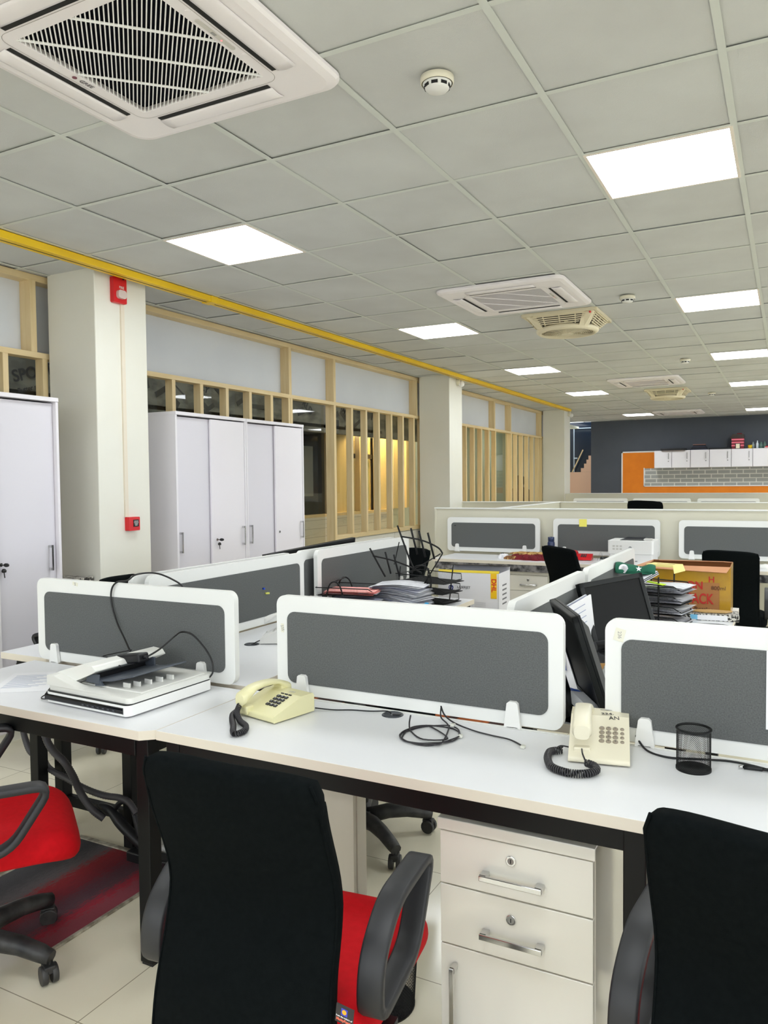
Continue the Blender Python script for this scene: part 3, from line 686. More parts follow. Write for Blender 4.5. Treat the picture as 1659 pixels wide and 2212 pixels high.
screen(1.19, 'white backed twin screen just left of the pinned screen', (.115, .80, .757), PI / 2)
screen(1.22, 'grey felt screen beside the toppled black wire trays', (.185, 2.17, .757), PI / 2)
screen(1.22, 'white backed twin screen left of the one beside the wire trays', (.115, 2.09, .757), PI / 2)
screen(.98, 'slanting screen just left of the leaning black monitors', (1.815, .66, .757), PI / 2)
screen(1.17, 'slanting screen between the far black chair and the green cloth', (1.815, 1.79, .757), PI / 2)
screen(.975, 'leftmost grey felt screen on the back row', (-.04, 5.22, .775), h=.345)
screen(.985, 'middle grey felt screen on the back row, yellow note on it', (1.075, 5.22, .775), h=.345)
screen(1.02, 'rightmost grey felt screen on the back row', (2.24, 5.22, .775), h=.345)
for k, (x, lb) in enumerate(((-.55, 'first'), (.55, 'second'), (1.66, 'third'))): screen(1.0, 'far screen top peeking over the second partition, %s from the left' % lb, (x, 12.65, .80))
# marks on screens
tag(MB().box(-.036, .036, -.0015, 0, -.06, .012).obj('sticky_note', mat('yellow sticky note', S(240, 232, 110), .7)), 'yellow sticky note on the middle back screen', 'note').location = (.87, 5.204, 1.105)
def tape(x, z, s, label, rot=0, w=.028, h=.036):
    o = thing('tape_label', label, 'label', (x, -.0012, z)); o.rotation_euler = (0, rot, 0)
    MB().box(-w / 2, w / 2, -.0006, 0, -h / 2, h / 2).obj('tape', mat('yellowed tape', S(226, 224, 208), .3), o); txt(s, .014, mat('faded pen', S(150, 150, 150), .6), o, (0, -.0008, 0), (PI / 2, PI / 2 * 0 + 1.3, 0)); return o
tape(2.19, 1.055, '236', 'taped number label on the right foreground screen', .25)
tape(1.045, .985, '235', 'faint taped number label on the left edge of the centre screen', .0, .012, .03)
tape(.02, 1.085, '24', 'small taped label on the top edge of the scanner screen', .2, .03, .014)
for y, z, m, lb in ((1.03, .945, mat('blue pin', S(20, 70, 190), .4), 'blue'), (1.052, .918, mat('yellow pin', S(226, 226, 110), .4), 'yellow'), (1.068, .917, MATS['yellow pin'], 'yellow')):
    o = MB().cyl((0, 0, 0), (.012, 0, 0), .005, 10).obj('push_pin', m); o.location = (.2, y, z); tag(o, ('%s push pin in the screen behind the scanner screen' % lb) if lb == 'blue' else ('yellow push pin, %s of the pair below the blue one' % ('left' if y < 1.06 else 'right')), 'push pin')
tag(MB().box(-.008, .008, -.003, 0, -.004, .004).obj('push_pin', BLKP), 'tiny dark pin in the leftmost back row screen', 'push pin').location = (-.44, 5.204, 1.035)
o = thing('notice_sheet', 'printed white sheet hanging on the right foreground screen, green sticker', 'paper', (2.66, -.0045, .945))
MB().box(-.10, .105, -.001, 0, -.105, .10).obj('sheet', PAPER, o); MB().cyl((-.088, -.0016, .085), (-.088, -.001, .085), .007, 12).obj('sticker', mat('green dot', S(150, 232, 80), .6), o)
b = MB()
for k in range(16): b.box(-.085, .06 - (k % 3) * .02, -.0014, -.001, .055 - k * .01, .058 - k * .01)
b.obj('printed_lines', INKB, o)

# ================================================================== PEDESTALS
def pull(parent, cx, y, z, w=.155, vertical=False):
    b = MB()
    if not vertical:
        b.box(cx - w / 2, cx - w / 2 + .018, y - .03, y, z - .006, z + .008).box(cx + w / 2 - .018, cx + w / 2, y - .03, y, z - .006, z + .008).box(cx - w / 2, cx + w / 2, y - .032, y - .024, z - .006, z + .008)
    else:
        b.box(cx - .006, cx + .006, y - .03, y, z + w / 2 - .016, z + w / 2).box(cx - .006, cx + .006, y - .03, y, z - w / 2, z - w / 2 + .016).box(cx - .006, cx + .006, y - .032, y - .024, z - w / 2, z + w / 2)
    return b.obj('handle', CHROME, parent, .0015)
def lockat(parent, cx, y, z):
    b = MB().cyl((cx, y - .004, z), (cx, y, z), .0125, 24); l = b.obj('lock', CHROME, parent, .001)
    MB().cyl((cx, y - .0046, z), (cx, y - .0035, z), .008, 20).obj('lock_barrel', GREYM, l); MB().box(cx - .0012, cx + .0012, y - .005, y - .004, z - .005, z + .005).obj('keyhole', BLKP, l)
def pedestal(label, x0, x1, y0, y1, zt, zs, door=True):
    o = thing('drawer_pedestal', label, 'drawer unit', (x0, y0, 0)); w = x1 - x0; dd = y1 - y0
    MB().box(0, w, .018, dd, .045, zt - .03).obj('body', mat('glossy cream white laminate', S(228, 225, 216), .14, coat=.4), o, .002)
    MB().box(-.004, w + .004, -.004, dd, zt - .03, zt).obj('top', MATS['glossy cream white laminate'], o, .002)
    z = zt - .034
    for k, zz in enumerate(zs):
        last = door and k == len(zs) - 1
        d_ = MB().box(.002, w - .002, 0, .017, zz + .002, z).obj('door' if last else 'drawer', MATS['glossy cream white laminate'], o, .0015)
        if last: pull(d_, .042, 0, min(z - .13, .21), .18, True)
        else:
            zc = (z + zz) / 2; pull(d_, w / 2, 0, zc - .018); lockat(d_, w / 2 - .005, 0, zc + .028)
        z = zz - .002
    for cx in (.04, w - .04):
        for cy in (.05, dd - .04): MB().cyl((cx - .012, cy, .022), (cx + .012, cy, .022), .022, 14).box(cx - .008, cx + .008, cy - .008, cy + .008, .03, .046).obj('caster', BLKP, o)
pedestal('white drawer pedestal between the two black foreground chairs', 1.832, 2.218, -.45, .03, .645, [.476, .322, .06])
pedestal('white drawer pedestal under the desk with the red cloth', .31, .67, 4.70, 5.12, .652, [.475, .30, .06], False)
MRB = mat('stained pale laminate', S(206, 200, 188), .4, noise=(2.4, S(186, 178, 166), .2), stretch=(1, 1, .4))
o = thing('under_desk_cupboard', 'stained pale cupboard under the long front desk behind the centre chair', 'cupboard', (1.0, -.2, 0))
MB().box(0, .44, .018, .075, .03, .585).obj('body', MRB, o, .002); MB().box(.003, .437, 0, .017, .035, .58).obj('door', MRB, o, .0015); MB().box(.02, .42, .02, .07, 0, .03).obj('plinth', BLKP, o)
o = thing('paper_stack', 'white and pale blue papers under the long desk behind the centre chair', 'papers', (1.07, -.165, .586), -.03)
b = MB()
for k in range(7): b.box(-.15 + .004 * k, .13, -.03, .035, .003 * k, .003 * k + .0025, k % 2, Matrix.Rotation(.02 * (k % 3), 4, 'Z'))
b.obj('sheets', [PAPER, mat('pale blue folder', S(190, 200, 232), .5)], o)

# ================================================================== CHAIRS
def chair(name, label, loc, rz, seatm, backm=None, arms=True, group='black backed swivel chairs', backh=.982, lean=0, tagged=False):
    o = thing(name, label, 'office chair', loc, rz, group); backm = backm or BLKF
    # seat cushion
    def seatf(u, v, top):
        a = u * 2 * PI; n = 6.5; c, s_ = math.cos(a), math.sin(a)
        r = 1 / ((abs(c) ** n + abs(s_) ** n) ** (1 / n)); k = v; x = c * r * .242 * k; y = s_ * r * .25 * k + .0
        z = (.507 - .018 * max(0, (k - .75) / .25) ** 2 * 1.4 - .01 * (1 - k) ** 2) if top else .43
        z -= max(0, (y - .12)) ** 2 * 1.9
        return (x, y, z)
    b = MB(); n = 40
    lay = [[seatf(i / n, v, True) for i in range(n)] for v in (.03, .4, .7, .85, .95)]
    for k, dz in ((1.0, -.03), (1.0, -.055), (.95, -.075), (.5, -.078), (.03, -.078)):
        lay.append([(p[0] * k / .95, p[1] * k / .95, p[2] + dz) for p in [seatf(i / n, .95, True) for i in range(n)]])
    vs = [v for l in lay for v in l]; b._f(vs, [(a * n + i, a * n + (i + 1) % n, (a + 1) * n + (i + 1) % n, (a + 1) * n + i) for a in range(len(lay) - 1) for i in range(n)], 0, None, True)
    b._f(lay[0], [tuple(range(n))]); b._f(lay[-1], [tuple(range(n))])
    b.obj('seat', seatm, o, sub=1)
    # backrest: curved tapered panel
    z0 = .40
    def bf(u, v):
        z = z0 + (backh - z0) * v; hw = .187 + (.012 if v < .3 else 0) * (1 - v / .3)
        if v > .96: hw -= .010
        y = -.275 + .055 * math.exp(-((v - .52) / .26) ** 2) - (.03 + lean) * max(0, v - .5) * 2; uu = u * 2 - 1
        return (uu * hw, y + .028 * uu * uu, z - .012 * abs(uu) ** 4 * (1 if v > .9 else 0) - (.022 * (uu + 1) * .3 if v > .9 else 0))
    b = MB().grid(bf, 14, 22); ob = b.obj('backrest', backm, o, solid=.042, bevel=.012); ob.modifiers['b'].angle_limit = 1.0
    for p in ob.data.polygons: p.use_smooth = True
    for uu in (.004, .996): MB().tube([Vector(bf(uu, v / 20)) + Vector((0, -.021, 0)) for v in range(21)], .003, 6).obj('piping', BLKF, ob)
    b = MB().tube([(0, -.255, .52), (0, -.255, .44), (0, -.24, .40), (0, -.1, .395), (0, 0, .395)], [.022, .024, .026, .028, .028], 10); b.obj('back_support', BLKP, o)
    MB().box(-.11, .11, -.13, .13, .375, .405).obj('seat_mechanism', BLKP, o, .01)
    MB().cyl((0, 0, .09), (0, 0, .38), .028, 16).cyl((0, 0, .16), (0, 0, .25), .036, 16).obj('gas_cylinder', BLKP, o)
    MB().lathe([(0, .12), (.045, .12), (.055, .10), (.055, .06), (.04, .05), (0, .05)], 20).obj('base_hub', BASEP, o)
    for k in range(5):
        a = k * 2 * PI / 5 + .35; c, s_ = math.cos(a), math.sin(a)
        P = [(c * r, s_ * r, z) for r, z in ((.03, .095), (.12, .108), (.20, .103), (.27, .088), (.305, .078))]
        l = MB().tube(P, [.033, .031, .028, .026, .022], 10).obj('base_leg', BASEP, o)
        M = Matrix.Translation((c * .295, s_ * .295, 0)) @ Matrix.Rotation(a + .9, 4, 'Z')
        cb = MB(); cb.cyl((-.024, 0, .028), (-.006, 0, .028), .028, 18, 0, M).cyl((.006, 0, .028), (.024, 0, .028), .028, 18, 0, M).cyl((0, 0, .03), (0, 0, .075), .008, 8, 0, M).box(-.016, .016, -.02, .024, .035, .058, 0, M)
        cb.obj('caster', BASEP, l, .003)
    if arms:
        for sx in (-1, 1):
            path = round_poly([(-.205, .488), (-.195, .60), (-.10, .668), (.12, .668), (.01, .505)], .05, 5)
            MB().band([(p[0], p[1]) for p in path], .05, .02, sx * .245).obj('armrest', ARMP, o)
            MB().box(min(sx * .12, sx * .25), max(sx * .12, sx * .25), -.14, -.07, .40, .412).obj('arm_bracket', BLKP, o)
    return o
c1 = chair('swivel_chair', 'black backed swivel chair with red seat at the centre foreground', (1.662, -.82, 0), .11, REDF, group='black backed chairs with red seats')
# woven brand tag on the first chair
tg = thing('x', None, None); bpy.data.objects.remove(tg)
b = MB().box(-.0, .036, -.001, .001, -.034, .0); t_ = b.obj('brand_tag', mat('black woven tag', S(44, 40, 42), .6), c1); t_.location = (.205, -.262, .555); t_.rotation_euler = (0, .12, -.1)
b = MB().box(.011, .024, -.0016, -.001, -.018, -.005).obj('tag_logo', mat('tag blue', S(60, 70, 190), .6), t_); MB().cyl((.0175, -.002, -.011), (.0175, -.0015, -.011), .0045, 12).obj('tag_logo_mark', mat('tag orange', S(250, 170, 40), .6), t_)
txt('from the makers of', .0042, PAPER, t_, (.018, -.0014, -.0215), (PI / 2, 0, 0)); txt('MoltyFoam', .0068, mat('tag red', S(240, 120, 96), .6), t_, (.018, -.0014, -.0275), (PI / 2, 0, 0), bold=True)
c3 = dup(c1, (2.625, -.70, 0), -.10, 'black backed swivel chair cut off by the right edge of the photo')
for ch in list(c3.children):
    if ch.name.startswith('brand_tag'):
        for g in list(ch.children): bpy.data.objects.remove(g)
        bpy.data.objects.remove(ch)
    elif ch.name.startswith('seat'):
        pass
c2 = dup(c3, (.37, -.755, 0), -.62, 'swivel chair with red seat cut off by the left edge of the photo')
for ch in c2.children:
    if ch.name.startswith('base_leg'): ch.rotation_euler = (0, 0, .53)
    elif not ch.name.startswith(('base', 'gas')): ch.location = (.13, .12, 0) if ch.name.startswith('arm') and ch.data.vertices[0].co.x > 0 else ((.0, .05, 0) if ch.name.startswith('arm') else (.085, .075, 0))
ck = chair('swivel_chair', 'black swivel chair pushed under the desk, only its castors showing', (1.03, .56, 0), PI / 2, BLKF, group='plain black swivel chairs')
dup(ck, (1.19, 3.95, 0), -.62, 'black swivel chair turned sideways before the red telephone')
dup(ck, (2.235, 4.10, 0), .02, 'black swivel chair behind the cardboard carton')
dup(ck, (-.11, 2.99, 0), 2.55, 'black swivel chair behind the toppled wire trays')
dup(ck, (-1.03, .93, 0), PI / 2 + .2, 'black swivel chair beside the nearest column, only its back top showing')
chair('high_back_chair', 'high black chair back showing over the nearest far partition', (1.19, 7.0, 0), .03, BLKF, arms=False, group=None, backh=1.262)
# ================================================================== TELEPHONES
def coil(P, r=.009, wr=.0022, turns=None, seg=9):
    """coiled cord: helix of radius r round the smooth path P"""
    Q = smooth_path(P, 16); L = sum((Q[i + 1] - Q[i]).length for i in range(len(Q) - 1)); turns = turns or int(L / .0062)
    cum = [0]
    for i in range(len(Q) - 1): cum.append(cum[-1] + (Q[i + 1] - Q[i]).length)
    out = []; N = turns * seg; k = 0; up = Vector((0, 0, 1))
    for i in range(N + 1):
        s_ = L * i / N
        while k < len(cum) - 2 and cum[k + 1] < s_: k += 1
        f = (s_ - cum[k]) / max(1e-9, cum[k + 1] - cum[k]); p = Q[k].lerp(Q[k + 1], f); t = (Q[k + 1] - Q[k]).normalized()
        a = up - t * up.dot(t); a = a.normalized() if a.length > 1e-4 else Vector((1, 0, 0)); up = a; bb = t.cross(a); an = 2 * PI * i / seg
        out.append(p + (a * math.cos(an) + bb * math.sin(an)) * r)
    return out
def handset(parent, L, w, zc, m, x0, y0, arch=.022, rot=0, tilt=0):
    # L along y
    def f(u, v):
        y = (u - .5) * L; e = abs(u - .5) * 2
        zt = zc + arch * (1 - e ** 2.2) ; th = .016 + .020 * max(0, (e - .52) / .48) ** .6
        a = v * 2 * PI; c, s_ = math.cos(a), math.sin(a); n = 3.5; r = 1 / ((abs(c) ** n + abs(s_) ** n) ** (1 / n))
        ww = w / 2 * (1 - .16 * (1 - e)) * (1 - .25 * max(0, (e - .93) / .07) ** 2)
        return (c * r * ww, y, zt - th / 2 + s_ * r * th / 2)
    n = 28; k = 20; lay = [[f(i / n, j / k) for j in range(k)] for i in range(n + 1)]; b = MB()
    b._f([v for l in lay for v in l], [(a * k + j, a * k + (j + 1) % k, (a + 1) * k + (j + 1) % k, (a + 1) * k + j) for a in range(n) for j in range(k)], 0, None, True)
    b._f(lay[0], [tuple(range(k))]); b._f(lay[-1], [tuple(range(k))])
    o = b.obj('handset', m, parent); o.location = (x0, y0, 0); o.rotation_euler = (tilt, 0, rot); return o
def phone(label, loc, rz, m, w=.17, d=.20, hf=.022, hb=.058, keym=KEYB, hx=-.052, rows=4, marks='', keyrect=True, bold=False, grp=None, tilt=0):
    o = thing('telephone', label, 'telephone', loc, rz, grp)
    b = MB(); prof = [(-d / 2, .004), (-d / 2, hf - .004), (-d / 2 + .008, hf), (d * .18, hb), (d / 2 - .006, hb + .002), (d / 2, hb - .008), (d / 2, .004)]
    b.prism(prof, 'x', -w / 2, w / 2); b.obj('base', m, o, .005, seg=3)
    slope = math.atan2(hb - hf, d * .68 - .008)
    def top(y): return hf + (y + d / 2 - .008) * math.tan(slope)
    zc = hb + .012
    handset(o, .205, .052, zc if tilt == 0 else .06, m, hx, -.002, .024, 0, tilt)
    MB().box(hx - .022, hx + .022, .055, .09, hb - .01, hb + .018).box(hx - .022, hx + .022, -.095, -.062, .01, .036).obj('cradle', m, o, .004)
    kx0 = w * .04; b = MB(); b2 = MB()
    for r in range(rows):
        for c in range(3):
            x = kx0 + c * .0175; y = -d * .22 + r * .0155; M = Matrix.Translation((x, y, top(y))) @ Matrix.Rotation(slope, 4, 'X')
            if keyrect: b.box(-.0065, .0065, -.0052, .0052, -.002, .004, 0, M)
            else: b.lathe([(0, .0025), (.0062, .0025), (.0075, 0), (.0075, -.003)], 16, (0, 0), 0, M)
    b.obj('keypad', keym, o, .0008)
    for r in range(rows):
        for c in range(3):
            n_ = '123456789*0#'[(rows - 1 - r) * 3 + c] if rows == 4 else '0'; x = kx0 + c * .0175; y = -d * .22 + r * .0155
            t = txt(n_, .006, PAPER if keym is KEYB else GREYM, o, (x, y, top(y) + .0048 if keyrect else top(y) + .003), (slope, 0, 0), 'key_numeral')
    if not keyrect:
        b = MB()
        for r in range(4):
            x = kx0 + .0525; y = -d * .22 + r * .0155; b.lathe([(0, .0022), (.0048, .0022), (.0055, 0), (.0055, -.003)], 14, (0, 0), 0, Matrix.Translation((x, y, top(y))) @ Matrix.Rotation(slope, 4, 'X'))
        b.obj('function_keys', keym, o)
    else:
        b = MB()
        for c in range(3): b.box(kx0 + c * .0175 - .006, kx0 + c * .0175 + .006, -d * .22 + rows * .0155 - .001, -d * .22 + rows * .0155 + .003, top(-d * .22 + rows * .0155) - .001, top(-d * .22 + rows * .0155) + .003)
        b.obj('function_keys', keym, o)
    if marks:
        for k, (t_, x, y) in enumerate(marks):
            txt(t_, .02 if bold else .015, INK if bold else GREYP, o, (x, y, top(y) + .0006 if y < d * .18 else hb + .003), (slope if y < d * .18 else 0, 0, .12), 'pen_marks')
    return o
def toloc(o, P):
    M = (Matrix.Translation(o.location) @ o.rotation_euler.to_matrix().to_4x4()).inverted(); return [M @ Vector(p) for p in P]
def cord(parent, name, P, m, r=.009, wr=.0022, seg=9, n=5): return MB().tube(coil(P, r, wr, None, seg), wr, n).obj(name, m, parent)
CORD = mat('dark cord', S(40, 38, 42), .35)
T1 = mat('pale yellow plastic', S(226, 221, 176), .36)
p1 = phone('pale yellow push-button telephone left on the long front desk', (1.150, -.195, .75), -.22, T1, .175, .175, .026, .062, marks=[('234', .03, .045)])
cord(p1, 'coiled_cord', toloc(p1, [(1.075, -.285, .79), (1.085, -.31, .775), (1.12, -.34, .762), (1.165, -.37, .761), (1.19, -.41, .761), (1.185, -.445, .761), (1.165, -.43, .763), (1.13, -.385, .761), (1.09, -.34, .761), (1.06, -.30, .762), (1.055, -.275, .765)]), CORD, .0075, .0022)
tag(MB().tube(smooth_path([(1.255, -.125, .762), (1.31, -.10, .756), (1.36, -.07, .754), (1.42, -.055, .754), (1.47, -.038, .756), (1.49, -.046, .754)], 6), .0022, 6).obj('telephone_line', BLKP), 'thin black line from the yellow telephone to the cable hole', 'cable')
p2 = phone('ivory telephone with pen marks in the gap between two foreground screens', (2.155, -.095, .75), .19, mat('yellowish ivory plastic', S(226, 220, 198), .38), .155, .235, .02, .085, keym=mat('grey brown key', S(150, 140, 124), .5), hx=-.043, keyrect=False, marks=[('224.', .02, .055), ('AN', .038, .035)], bold=True)
MB().box(.0, .045, .09, .092, .0875, .0885).obj('card_slot', GREYM, p2)
cord(p2, 'coiled_cord', [(-.095, -.055, .012), (-.125, -.07, .011), (-.13, -.11, .011), (-.125, -.15, .011), (-.11, -.19, .011), (-.07, -.215, .011), (-.03, -.21, .011), (-.005, -.185, .012), (-.01, -.16, .014), (-.03, -.145, .015)], CORD, .0085, .0024)
MB().tube(smooth_path([(-.043, -.1, .035), (-.04, -.125, .03), (-.03, -.145, .015)], 5), .0022, 6).tube(smooth_path([(-.0775, -.05, .02), (-.1, -.045, .02), (-.11, -.05, .014), (-.095, -.055, .012)], 5), .0022, 6).obj('cord_tail', CORD, p2)
tag(MB().tube(smooth_path([(2.235, .0, .775), (2.27, -.045, .754), (2.33, -.075, .753), (2.40, -.055, .753), (2.48, -.035, .753), (2.56, -.055, .753), (2.62, -.10, .753), (2.7, -.13, .753)], 6), .003, 6).obj('power_cable', BLKP), 'black cable running behind the wire pen cup', 'cable')
o = thing('power_plug', 'black barrel plug on the desk at the right photo edge', 'plug', (2.50, -.078, .757), .1)
MB().cyl((0, 0, 0), (.012, 0, 0), .0035, 10).obj('barrel_tip', CHROME, o); MB().cyl((.012, 0, 0), (.055, 0, 0), .0055, 12).cyl((.055, 0, 0), (.075, 0, 0), .004, 10).tube([(.075, 0, 0), (.12, -.01, 0), (.2, -.02, -.002)], .0025, 6).obj('plug_body', BLKP, o)
p3 = phone('white desk telephone behind the centre screen on the rear left desk', (.515, .775, .75), -1.1, WHP, .18, .21, .03, .09, keym=GREYP)
tag(MB().tube(smooth_path([(.53, .76, .765), (.49, .70, .775), (.45, .66, .765), (.43, .635, .752)], 5), .0022, 6).obj('telephone_line', BLKP), 'short black line from the white telephone into its cable hole', 'cable')
REDG = mat('glossy red plastic', S(214, 22, 36), .3)
p4 = phone('red telephone on the back desk beside the printer', (.90, 5.0, .75), .1, REDG, .20, .17, .02, .05, hx=-.06)
# grommets
def grommet(x, y, z, label):
    o = thing('cable_grommet', label, 'cable grommet', (x, y, z), .3, 'round cable hole covers in the desks')
    MB().lathe([(0, .001), (.026, .001), (.029, .0025), (.031, .0035), (.034, .002), (.035, 0)], 28).obj('cover', mat('grommet plastic', S(58, 62, 68), .3), o); MB().box(.0, .03, -.006, .006, .001, .0035).obj('slot', BLKP, o)
grommet(1.497, -.048, .75, 'round grey cable cover on the front desk behind the cable coil'); grommet(.425, .635, .75, 'round grey cable cover beside the white telephone'); grommet(.13, 5.02, .75, 'small dark cable cover on the back desk left of the red cloth')
tag(MB().box(-.014, .014, -.008, .008, 0, .032).obj('cable_clip', BLKP, None, .003), 'small black clip standing on the back desk', 'clip').location = (.13, 5.02, .754)
# loose cable coil
P = []
for k in range(46):
    a = k / 46 * 2 * PI * 2.6 + 2.0; r = .088 - .010 * math.sin(k * .7); P.append((1.69 + r * math.cos(a) * 1.0 + .004 * math.sin(k * 1.3), -.185 + r * .92 * math.sin(a), .7535 + .0025 * math.sin(k * .9) + .003 * (k % 17) / 17))
P += [(1.72, -.12, .757), (1.70, -.085, .76), (1.665, -.05, .765), (1.652, -.02, .785)]
P = [(1.60, -.13, .785), (1.605, -.15, .765), (1.63, -.19, .757), (1.69, -.235, .756), (1.75, -.2, .757)] + P
o = thing('telephone_cable', 'loose coil of thin black telephone cable on the front desk', 'cable')
MB().tube(smooth_path(P, 5), .0024, 6).obj('cable', CORD, o)
MB().box(-.006, .006, -.007, .007, -.004, .004).obj('clear_plug', mat('clear plastic', S(214, 214, 204), .15), o, .001).location = (1.775, -.165, .757)
MB().box(-.006, .006, -.007, .007, -.004, .004).obj('clear_plug', MATS['clear plastic'], o, .001).location = (1.725, -.10, .764)
o = thing('patch_cord', 'short straight black cord pointing right from the cable coil', 'cable')
MB().tube(smooth_path([(1.652, -.02, .79), (1.675, -.045, .772), (1.72, -.075, .762), (1.79, -.10, .756), (1.85, -.115, .755), (1.91, -.13, .756), (1.955, -.158, .754)], 6), .0026, 6).obj('cable', CORD, o)
MB().box(-.006, .006, -.008, .006, -.004, .004).obj('clear_plug', MATS['clear plastic'], o, .001).location = (1.962, -.167, .755)
# wire mesh pen cup
def meshcup(name, label, loc, r, h, nu, nv, cat, wt=.0009, rb=None, group=None):
    o = thing(name, label, cat, loc, 0, group); rb = rb or r; b = MB()
    vs = []
    for j in range(nv + 1):
        t = j / nv; rr = rb + (r - rb) * t
        for i in range(nu):
            a = 2 * PI * (i + (j % 2) * .5) / nu; vs.append((rr * math.cos(a), rr * math.sin(a), .003 + (h - .003) * t))
    fs = []
    for j in range(nv - 1 if nv > 1 else 1):
        for i in range(nu):
            if j + 2 <= nv:
                # diamonds
                a = j * nu + i; bq = (j + 1) * nu + (i if j % 2 == 0 else (i + 1) % nu); c_ = (j + 2) * nu + i; d_ = (j + 1) * nu + ((i - 1) % nu if j % 2 == 0 else i)
                fs.append((a, bq, c_, d_))
    b._f(vs, fs); b.obj('mesh_wall', BLKM, o, wire=wt)
    MB().tube([(r * math.cos(k * PI / 24), r * math.sin(k * PI / 24), h) for k in range(48)], .0032, 8, True).obj('rim', BLKM, o)
    MB().lathe([(0, .001), (rb, .001), (rb + .002, .0), (rb + .002, .006), (rb - .001, .006), (rb - .001, .0025), (0, .0025)], 40).obj('bottom', BLKM, o)
    return o
meshcup('pen_cup', 'empty black wire mesh pen cup on the front desk', (2.398, -.128, .75), .041, .105, 56, 40, 'pen holder')
meshcup('waste_bin', 'black wire mesh waste bin on the floor beyond the red seated chair', (1.58, -.31, 0), .115, .24, 84, 50, 'bin', .0012, .10)
# ================================================================== SCANNER
o = thing('document_scanner', 'white flatbed scanner with grey feeder tray on the front left desk', 'scanner', (.575, -.25, .75), -.04)
sw, sd = .200, .195
MB().prism(rrect(2 * sw, 2 * sd, .02), 'z', .006, .040).obj('base', mat('scanner white', S(238, 238, 238), .3), o, .006, seg=3)
MB().prism(rrect(2 * sw - .03, 2 * sd - .03, .01), 'z', 0, .008).obj('underside', BLKP, o)
MB().prism(rrect(2 * sw - .004, 2 * sd - .004, .02), 'z', .0405, .044).obj('lid_gap', BLKP, o)
gl = mat('glossy black', S(16, 17, 22), .12)
MB().prism([(-sd - .003, .012), (-sd - .003, .030), (-sd + .022, .052), (-sd + .03, .02)], 'x', -sw + .002, sw - .02).obj('control_panel', gl, o, .004)
b = MB()
for k in range(7): b.box(-.01 + k * .024, .0 + k * .024, -sd - .0045, -sd - .002, .018, .022)
b.obj('buttons', mat('button grey', S(70, 72, 80), .4), o)
SWH = mat('feeder white', S(228, 228, 224), .42)
b = MB(); b.prism(rrect(2 * sw - .002, 2 * sd - .012, .018, .0, .004), 'z', .044, .062).box(-.10, .186, -.125, .17, .062, .0665); b.obj('lid', SWH, o, .005)
# feeder hump at the left: swept profile along x
b = MB(); prof = [(-sw + .001, .06), (-sw + .001, .092), (-sw + .018, .100), (-.06, .138), (-.015, .134), (.0, .118), (-.03, .104), (-.095, .078), (-.115, .062)]
b.prism([(p[0], p[1]) for p in prof], 'y', -.15, .165); b.obj('feeder_housing', SWH, o, .006, seg=3)
b = MB(); b.prism([(-sw + .001, .06), (-sw + .001, .095), (-.165, .095), (-.10, .078), (-.03, .064), (.10, .062)], 'y', -sd + .008, -.15); b.obj('front_cheek', SWH, o, .006, seg=3)
b = MB(); b.prism([(-.09, .07), (-.05, .094), (-.035, .10), (-.035, .078)], 'y', -.12, .135); b.obj('paper_slot', BLKP, o)
gt = mat('slate grey plastic', S(74, 80, 90), .45)
b = MB(); b.prism([(-.075, .074), (-.072, .080), (.055, .094), (.155, .118), (.157, .114), (.055, .088)], 'y', -.13, .11); b.obj('feed_tray', gt, o, .002)
MB().box(-.06, .0, -.138, -.130, .075, .105).box(-.045, .01, .10, .108, .085, .118).obj('paper_guide', gt, o, .002)
b = MB(); b.prism([(-.02, .066), (-.02, .082), (-.0, .086), (.02, .07)], 'y', -.135, -.128); b.obj('tray_arm', gt, o, .002)
for x, y in ((.10, -.10), (.115, -.07), (.125, -.03), (.135, .01), (.145, .05)): MB().box(-.003, .028, -.003, .003, 0, .016).obj('paper_stop', SWH, o, .001).location = (x - .02, y, .066)
MB().lathe([(0, .002), (.016, .0015), (.016, 0)], 20).obj('oval_badge', mat('badge grey', S(160, 162, 160), .3), o).location = (-.095, .0, .1255)
a_ = thing('power_adapter', 'black power adapter lying on the scanner feeder tray', 'power adapter', (.575, -.24, .866), -.12)
MB().box(-.062, .062, -.024, .024, 0, .032).obj('body', BLKP, a_, .006); a_.rotation_euler = (0, -.16, -.1)
MB().cyl((.06, 0, .016), (.08, 0, .017), .006, 8).obj('cable_collar', BLKP, a_)
CB = mat('black cable', S(16, 16, 18), .45)
tag(MB().tube(smooth_path([(.648, -.245, .895), (.665, -.2, .915), (.66, -.12, .945), (.63, -.05, .945), (.66, -.03, .935), (.72, -.04, .90), (.775, -.06, .86), (.79, -.07, .82), (.775, -.08, .795), (.765, -.1, .787), (.74, -.2, .792)], 6), .0032, 7).obj('adapter_cable', CB), 'black cable looping up from the adapter over the scanner', 'cable')
tag(MB().tube(smooth_path([(.42, -.10, .865), (.35, -.06, .90), (.27, -.02, .95), (.235, -.012, 1.02), (.235, -.01, 1.075), (.26, -.006, 1.105), (.30, .01, 1.112), (.33, .03, 1.135), (.40, .06, 1.14), (.50, .05, 1.12), (.56, .04, 1.09), (.57, .05, 1.0), (.57, .06, .80)], 6), .0036, 7).obj('hanging_cable', CB), 'black cable hanging over the top of the scanner screen', 'cable')
tag(MB().tube(smooth_path([(.58, -.30, .868), (.50, -.28, .872), (.44, -.22, .868), (.385, -.2, .862), (.37, -.15, .858), (.40, -.08, .862), (.42, -.10, .868)], 6), .002, 6).obj('thin_cable', CB), 'thin black cable lying across the scanner housing', 'cable')
tag(MB().tube(smooth_path([(.37, -.33, .79), (.33, -.37, .77), (.31, -.40, .756), (.33, -.42, .755), (.36, -.42, .757)], 6), .002, 6).obj('thin_cable', CB), 'tiny loop of black cable at the left end of the scanner', 'cable')
